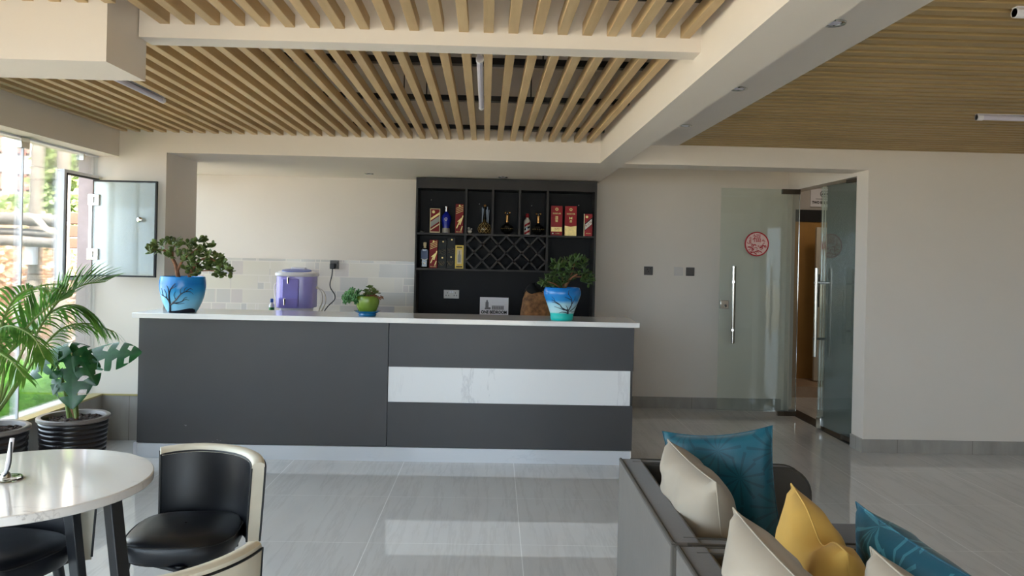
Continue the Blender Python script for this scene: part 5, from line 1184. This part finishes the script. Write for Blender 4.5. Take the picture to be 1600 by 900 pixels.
# ------------------------------------------------------------------ sofas, stool and cushions
def sofa(label, x0, x1, y0, y1, seats, zt=0.75):
    bt, at_ = 0.085, 0.052
    t = thing('sofa', label, 'sofa', ((x0 + x1) / 2, (y0 + y1) / 2, 0), group='grey velvet sofas')
    MB().box(x0 + 0.02, x1 - 0.02, y0 + 0.02, y1 - 0.02, 0.10, 0.32).obj('base', 'sofa', t, bevel=0.02)
    b = MB()
    b.prism([(x0, y0), (x0 + bt, y0), (x0 + bt, y1), (x0, y1)], 0.10, zt)
    back = b.obj('backrest', 'sofa', t, bevel=0.012, seg=3)
    p = MB(); e = 0.006; zz = zt - 0.003
    p.tube(bez([(x0 + e, y1 - e, zz), (x0 + e, y0 + e, zz)], 4), 0.006, 8); p.tube([(x0 + e, y0 + e, zz), (x0 + e, y0 + e, 0.11)], 0.005, 8); p.tube([(x0 + e, y1 - e, zz), (x0 + e, y1 - e, 0.11)], 0.005, 8)
    p.obj('piping', 'sofa_piping', back)
    def arm(ya, yb):
        r = 0.10; pts = [(x0 + bt * 0.5, 0.10), (x1, 0.10)] + [(x1 - r + r * math.cos(R(q)), zt - 0.015 - r + r * math.sin(R(q))) for q in range(0, 91, 10)] + [(x0 + bt * 0.5, zt - 0.003)]
        m = MB(); n = len(pts); vs = [(x, ya, z) for x, z in pts] + [(x, yb, z) for x, z in pts]
        m.add(vs, [tuple(range(n)), tuple(range(2 * n - 1, n - 1, -1))] + [(i, n + i, n + (i + 1) % n, (i + 1) % n) for i in range(n)])
        a = m.obj('armrest', 'sofa', t, bevel=0.009, seg=3)
        g = MB()
        for y in (ya + 0.004, yb - 0.004): g.tube([(x, y, z) for x, z in pts[1:]], 0.0045, 6)
        g.obj('piping', 'sofa_piping', a)
    arm(y0, y0 + at_); arm(y1 - at_, y1)
    w = (y1 - y0 - 2 * at_) / seats
    for i in range(seats):
        ya = y0 + at_ + i * w; MB().box(x0 + bt + 0.002, x1 - 0.03, ya + 0.004, ya + w - 0.004, 0.32, 0.45).obj('seat_cushion', 'sofa', t, bevel=0.035, seg=4)
    for x in (x0 + 0.07, x1 - 0.08):
        for y in (y0 + 0.07, y1 - 0.07): MB().tube([(x, y, 0.101), (x, y, 0)], [0.022, 0.014], 12).obj('leg', 'dark_metal', t)
    return t
sofa('grey velvet armchair, the farther one, with a beige and a dark teal cushion', 0.470, 1.165, 2.003, 2.862, 1)
sofa('grey velvet sofa at the lower right edge of the photo, with a pile of cushions', 0.478, 1.195, 0.40, 1.992, 2)
t = thing('footstool', 'grey upholstered footstool glimpsed between the mustard and the front teal cushion', 'footstool', (1.40, 2.85, 0))
MB().box(1.22, 1.58, 2.58, 3.10, 0.12, 0.45).obj('cushion', 'sofa', t, bevel=0.03, seg=4)
for x in (1.27, 1.53):
    for y in (2.63, 3.05): MB().tube([(x, y, 0.121), (x, y, 0)], [0.02, 0.014], 12).obj('leg', 'dark_metal', t)

def cushion(label, p0, p1, vup, size_v, mat, seed, thick=0.15, pinch=0.10, dent=0.0, pip='same'):
    """p0, p1: ends of the top edge; vup: direction from bottom to top"""
    p0, p1, v = Vector(p0), Vector(p1), Vector(vup); u = p1 - p0; su = u.length; u.normalize(); v = (v - u * v.dot(u)).normalized(); n = u.cross(v)
    c = (p0 + p1) / 2 - v * size_v / 2
    ob_m = Matrix(((u.x, v.x, n.x, c.x), (u.y, v.y, n.y, c.y), (u.z, v.z, n.z, c.z), (0, 0, 0, 1)))
    a, b = su / 2, size_v / 2; K = 26; rg = random.Random(seed); ph = [rg.uniform(0, 6.28) for _ in range(6)]
    def XY(i, j):
        s, q = -1 + 2 * i / K, -1 + 2 * j / K
        return s, q, a * s * (1 - pinch * (1 - q * q) ** 1.0 * abs(s)), b * q * (1 - pinch * (1 - s * s) * abs(q))
    m = MB(); idx = {}; vs = []; fs = []
    for side in (1, -1):
        for i in range(K + 1):
            for j in range(K + 1):
                edge = i in (0, K) or j in (0, K)
                if edge and side == -1: idx[(side, i, j)] = idx[(1, i, j)]; continue
                s, q, x, y = XY(i, j)
                h = ((1 - s * s) * (1 - q * q)) ** 0.38
                wr = 0.006 * math.sin(7 * s + ph[0] + 3 * q) + 0.003 * math.sin(11 * q + ph[1] - 4 * s) + 0.006 * math.sin(3 * s * q * 2 + ph[2])
                crease = 0.012 * math.exp(-((s - q * 0.6 + 0.9) * 5) ** 2) * math.sin(14 * q + ph[3])
                d_ = dent * math.exp(-(((s - 0.1) / 0.35) ** 2 + ((q - 1) / 0.5) ** 2))
                z = side * (thick / 2 * h * (1 + 0.25 * -q * 0.6) + (wr + crease) * h) 
                idx[(side, i, j)] = len(vs); vs.append((x, y - d_, z))
        for i in range(K):
            for j in range(K):
                f = (idx[(side, i, j)], idx[(side, i + 1, j)], idx[(side, i + 1, j + 1)], idx[(side, i, j + 1)]); fs.append(f if side == 1 else f[::-1])
    m.add(vs, fs); o = m.obj('cushion', mat, None, local=True, smooth=70); o.matrix_world = ob_m
    tag(o, label, 'cushion', 'cushions on the sofas')
    rim = [(i, 0) for i in range(K)] + [(K, j) for j in range(K)] + [(i, K) for i in range(K, 0, -1)] + [(0, j) for j in range(K, 0, -1)] + [(0, 0)]
    p = MB(); p.tube([vs[idx[(1, i, j)]] for i, j in rim], 0.0022, 6); p.obj('seam', mat, o, local=True)
    return o
cushion('beige cushion leaning on the back of the farther armchair', (0.590, 2.60, 0.882), (0.625, 2.15, 0.868), (-0.16, 0, 1), 0.42, 'beige', 11, 0.20, 0.05)
cushion('dark teal cushion with faint starburst lines against the far armrest', (0.60, 2.73, 0.88), (0.905, 2.50, 0.955), (-0.08, 0.22, 1), 0.44, 'teal', 12, 0.13, 0.11)
cushion('beige cushion below the mustard one, leaning on the nearer sofa back', (0.552, 1.76, 0.922), (0.575, 1.32, 0.90), (-0.2, 0, 1), 0.45, 'beige', 13, 0.20, 0.05)
cushion('mustard yellow cushion in the middle of the pile', (0.757, 1.95, 0.925), (0.735, 1.585, 0.888), (-0.14, 0, 1), 0.45, 'yellow', 14, 0.19, 0.05, 0.05)
cushion('beige cushion at the bottom edge between the mustard and teal ones', (0.735, 1.49, 0.936), (0.76, 1.07, 0.92), (-0.16, 0, 1), 0.44, 'beige', 15, 0.18, 0.05)
cushion('bright teal cushion with pale starbursts, at the open end of the pile', (0.925, 1.955, 0.88), (0.965, 1.53, 0.862), (-0.22, 0, 1), 0.44, 'teal_light', 16, 0.17, 0.05)

# ------------------------------------------------------------------ outside the window
mb = MB().box(-40, 40, -40, 60, -0.3, -0.13)
struct('trim_10', mb, 'ground', 'bare earth yard outside the windows', 'ground', smooth=0)
def leaf_cloud(name, mat, parent, boxes, n, size, seed, local=False):
    rg = random.Random(seed); m = MB()
    for i in range(n):
        (x0, x1, y0, y1, z0, z1) = boxes[rg.randrange(len(boxes))]
        if mat == 'hedge': c = Vector((rg.uniform(x0, x1), rg.uniform(y0, y1), z0 + (z1 - z0) * rg.random() ** 0.5))
        else:
            while True:
                q = Vector((rg.uniform(-1, 1), rg.uniform(-1, 1), rg.uniform(-1, 1)))
                if q.length < 1: break
            c = Vector(((x0 + x1) / 2 + q.x * (x1 - x0) / 2, (y0 + y1) / 2 + q.y * (y1 - y0) / 2, (z0 + z1) / 2 + q.z * (z1 - z0) / 2))
        d = Vector((rg.gauss(0, 1), rg.gauss(0, 1), rg.gauss(0.2, 0.7))).normalized(); s = d.orthogonal().normalized(); s = (Matrix.Rotation(rg.uniform(0, 6.28), 3, d) @ s)
        L = size * rg.uniform(.7, 1.3); w = L * 0.32
        m.add([c, c + d * L * 0.5 + s * w, c + d * L, c + d * L * 0.5 - s * w], [(0, 1, 2, 3)])
    return m.obj(name, mat, parent, local, smooth=0)
t = thing('hedge', 'low bright green hedge outside, beyond the white post', 'hedge', (-4.05, 6.8, -0.13), group='clipped hedges outside')
leaf_cloud('foliage', 'hedge', t, [(-4.42, -3.70, 5.92, 7.7, -0.12, 0.40)], 8000, 0.05, 1)
t = thing('hedge', 'low bright green hedge outside, on the near side of the white post', 'hedge', (-4.05, 5.0, -0.13), group='clipped hedges outside')
leaf_cloud('foliage', 'hedge', t, [(-4.42, -3.70, 4.2, 5.68, -0.12, 0.34)], 6000, 0.05, 2)
def trunk(label, pts, r, extra=None):
    t = thing('tree_trunk', label, 'tree trunk', pts[0], group='bare grey trunks outside the window'); q = bez(pts, 6)
    MB().tube(q, [r * (1 + 0.06 * math.sin(i * 1.7)) * (1.1 - 0.2 * i / len(q)) for i in range(len(q))], 14).obj('trunk', 'trunk', t, smooth=70)
    return t
g0 = at(47, 612, 8.0); g0.z = -0.02
t = trunk('bare grey trunk outside with a small box fixed to it', [g0, at(53, 480, 8.0), at(56, 380, 8.0), at(58, 300, 8.0), at(61, 225, 8.0), at(66, 120, 8.0), at(70, 0, 8.0)], 0.062)
c = at(48, 398, 7.9); MB().box(c.x - 0.045, c.x + 0.045, c.y - 0.03, c.y + 0.05, c.z - 0.1, c.z + 0.1).obj('meter_box', 'alu', t, bevel=0.006)
for dx in (-1, 1): MB().tube([at(66 if dx > 0 else 61, 150 if dx > 0 else 200, 8.0), at(66 + 30 * dx, 40, 8.0 - 0.3 * dx), at(66 + 45 * dx, -60, 8.0 - 0.5 * dx)], [0.04, 0.03, 0.02], 8).obj('branch', 'trunk', t)
g0 = at(95, 600, 8.2); g0.z = -0.02
t = trunk('bare brown trunk outside, right behind the casement frame', [g0, at(95, 500, 8.2), at(97, 400, 8.2), at(99, 300, 8.2), at(101, 235, 8.2), at(104, 120, 8.2), at(100, 0, 8.2)], 0.066)
for dx in (-1, 1): MB().tube([at(104, 120, 8.2), at(104 + 28 * dx, 40, 8.2 - 0.3 * dx), at(104 + 40 * dx, -60, 8.2 - 0.5 * dx)], [0.04, 0.03, 0.02], 8).obj('branch', 'trunk', t)
def log(label, a, b, r, mat='log'):
    q = bez([a, (Vector(a) + Vector(b)) / 2 + Vector((0, 0, 0.012)), b], 10); m = MB().tube(q, [r * (1 + 0.05 * math.sin(i * 2.3)) for i in range(len(q))], 12); o = m.obj('fence_log', mat, smooth=60)
    return tag(o, label, 'log', 'fence logs outside')
log('thick dark weathered log, topmost of the fence rails outside', at(-60, 341, 7.70), at(91, 346, 7.85), 0.062)
log('pale fence log below the topmost dark one', at(-60, 361, 7.72), at(84, 366, 7.86), 0.036)
log('lowest smooth fence log outside', at(-60, 376, 7.66), at(86, 380, 7.86), 0.05)
for i, (y0, y1, lab) in enumerate(((333, 350, 'brown board outside, topmost behind the casement frame'), (353, 370, 'brown board outside, middle one behind the casement frame'), (373, 388, 'brown board outside, lowest behind the casement frame'))):
    a, b = at(98, y1, 8.45), at(160, y0, 8.45); o = MB().box(a.x, b.x, 8.43, 8.49, a.z, b.z).obj('fence_board', 'board', bevel=0.008); tag(o, lab, 'board', 'fence boards outside')
o = MB().tube(bez([at(44, 334, 7.6), at(60, 342, 7.58), at(72, 356, 7.56), at(84, 363, 7.56), at(96, 360, 7.58), at(108, 346, 7.6)], 8), [0.012 + 0.012 * math.sin(i / 12) for i in range(41)], 8).obj('bare_branch', 'netting'); tag(o, 'pale bare forked branch hooked over the fence logs', 'branch')
t = thing('dry_shrub', 'dry brown shrub filling the space below the fence logs', 'shrub', (-6.3, 10.4, -0.02))
leaf_cloud('foliage', 'dry_leaf', t, [(-8.6, -4.0, 9.6, 11.4, -0.6, 2.0), (-7.6, -4.6, 9.4, 10.6, 0.2, 1.8)], 9000, 0.10, 3)
for i in range(9):
    x = -8 + i * 0.45; MB().tube([(x, 10.4, -0.02), (x + random.uniform(-.3, .3), 10.3, 0.9), (x + random.uniform(-.5, .5), 10.2, 1.7)], [0.02, 0.014, 0.006], 6).obj('twig', 'trunk', t)
def tree(label, c, boxes, n, size, seed, h):
    t = thing('leafy_tree', label, 'tree', c, group='leafy trees in the yard')
    leaf_cloud('foliage', 'tree_leaf', t, boxes, n, size, seed)
    MB().tube([c, (c[0] + 0.1, c[1], h * 0.5), (c[0], c[1], h)], [0.13, 0.1, 0.05], 10).obj('trunk', 'trunk', t); return t
tree('leafy green tree behind the casement opening', (-6.7, 14.2, -0.02), [(-7.35, -6.0, 13.5, 14.8, 1.0, 4.6), (-7.3, -5.8, 13.5, 15, 2.8, 5.2)], 4200, 0.2, 5, 4.0)
tree('leafy green tree between the two bare trunks', (-6.9, 12.5, -0.02), [(-7.35, -6.5, 12.2, 12.9, 0.9, 3.3), (-7.2, -6.55, 12.3, 12.8, 2.2, 3.5)], 2600, 0.17, 6, 3.0)
tree('leafy green tree in front of the white building, by the window joint', (-9.2, 14.1, -0.02), [(-9.8, -7.75, 13.5, 14.8, 0.5, 2.45)], 3200, 0.17, 7, 2.2)
bM = thing('white_building', 'bright white building with red framed windows far outside', 'building', (-17.5, 25.0, -0.02))
MB().box(-26, -12.6, 22, 29, -0.02, 11).obj('walls', 'facade', bM, smooth=0); MB().box(-26.3, -12.3, 21.7, 29.3, 11, 11.3).obj('roof', 'facade', bM, smooth=0)
for (x0, y0, x1, y1) in ((29, 212, 47, 243), (28, 272, 47, 300), (69, 226, 85, 250), (-20, 268, 5, 298), (-20, 208, 5, 240)):
    a, b = at(x0, y1, 22), at(x1, y0, 22); f = MB()
    for (u0, u1, w0, w1) in ((a.x, a.x + .07, a.z, b.z), (b.x - .07, b.x, a.z, b.z), (a.x, b.x, a.z, a.z + .07), (a.x, b.x, b.z - .07, b.z), ((a.x + b.x) / 2 - .03, (a.x + b.x) / 2 + .03, a.z, b.z)): f.box(u0, u1, 21.95, 22.02, w0, w1)
    f = f.obj('window_frame', 'shutter', bM, smooth=0); MB().box(a.x, b.x, 21.985, 22.0, a.z, b.z).obj('window_pane', 'pane_dark', f, smooth=0)
o = MB().box(-3.78, -3.68, 5.75, 5.85, -0.13, 0.42).obj('white_post', 'facade', bevel=0.01); tag(o, 'short white post at the near end of the hedge', 'post')
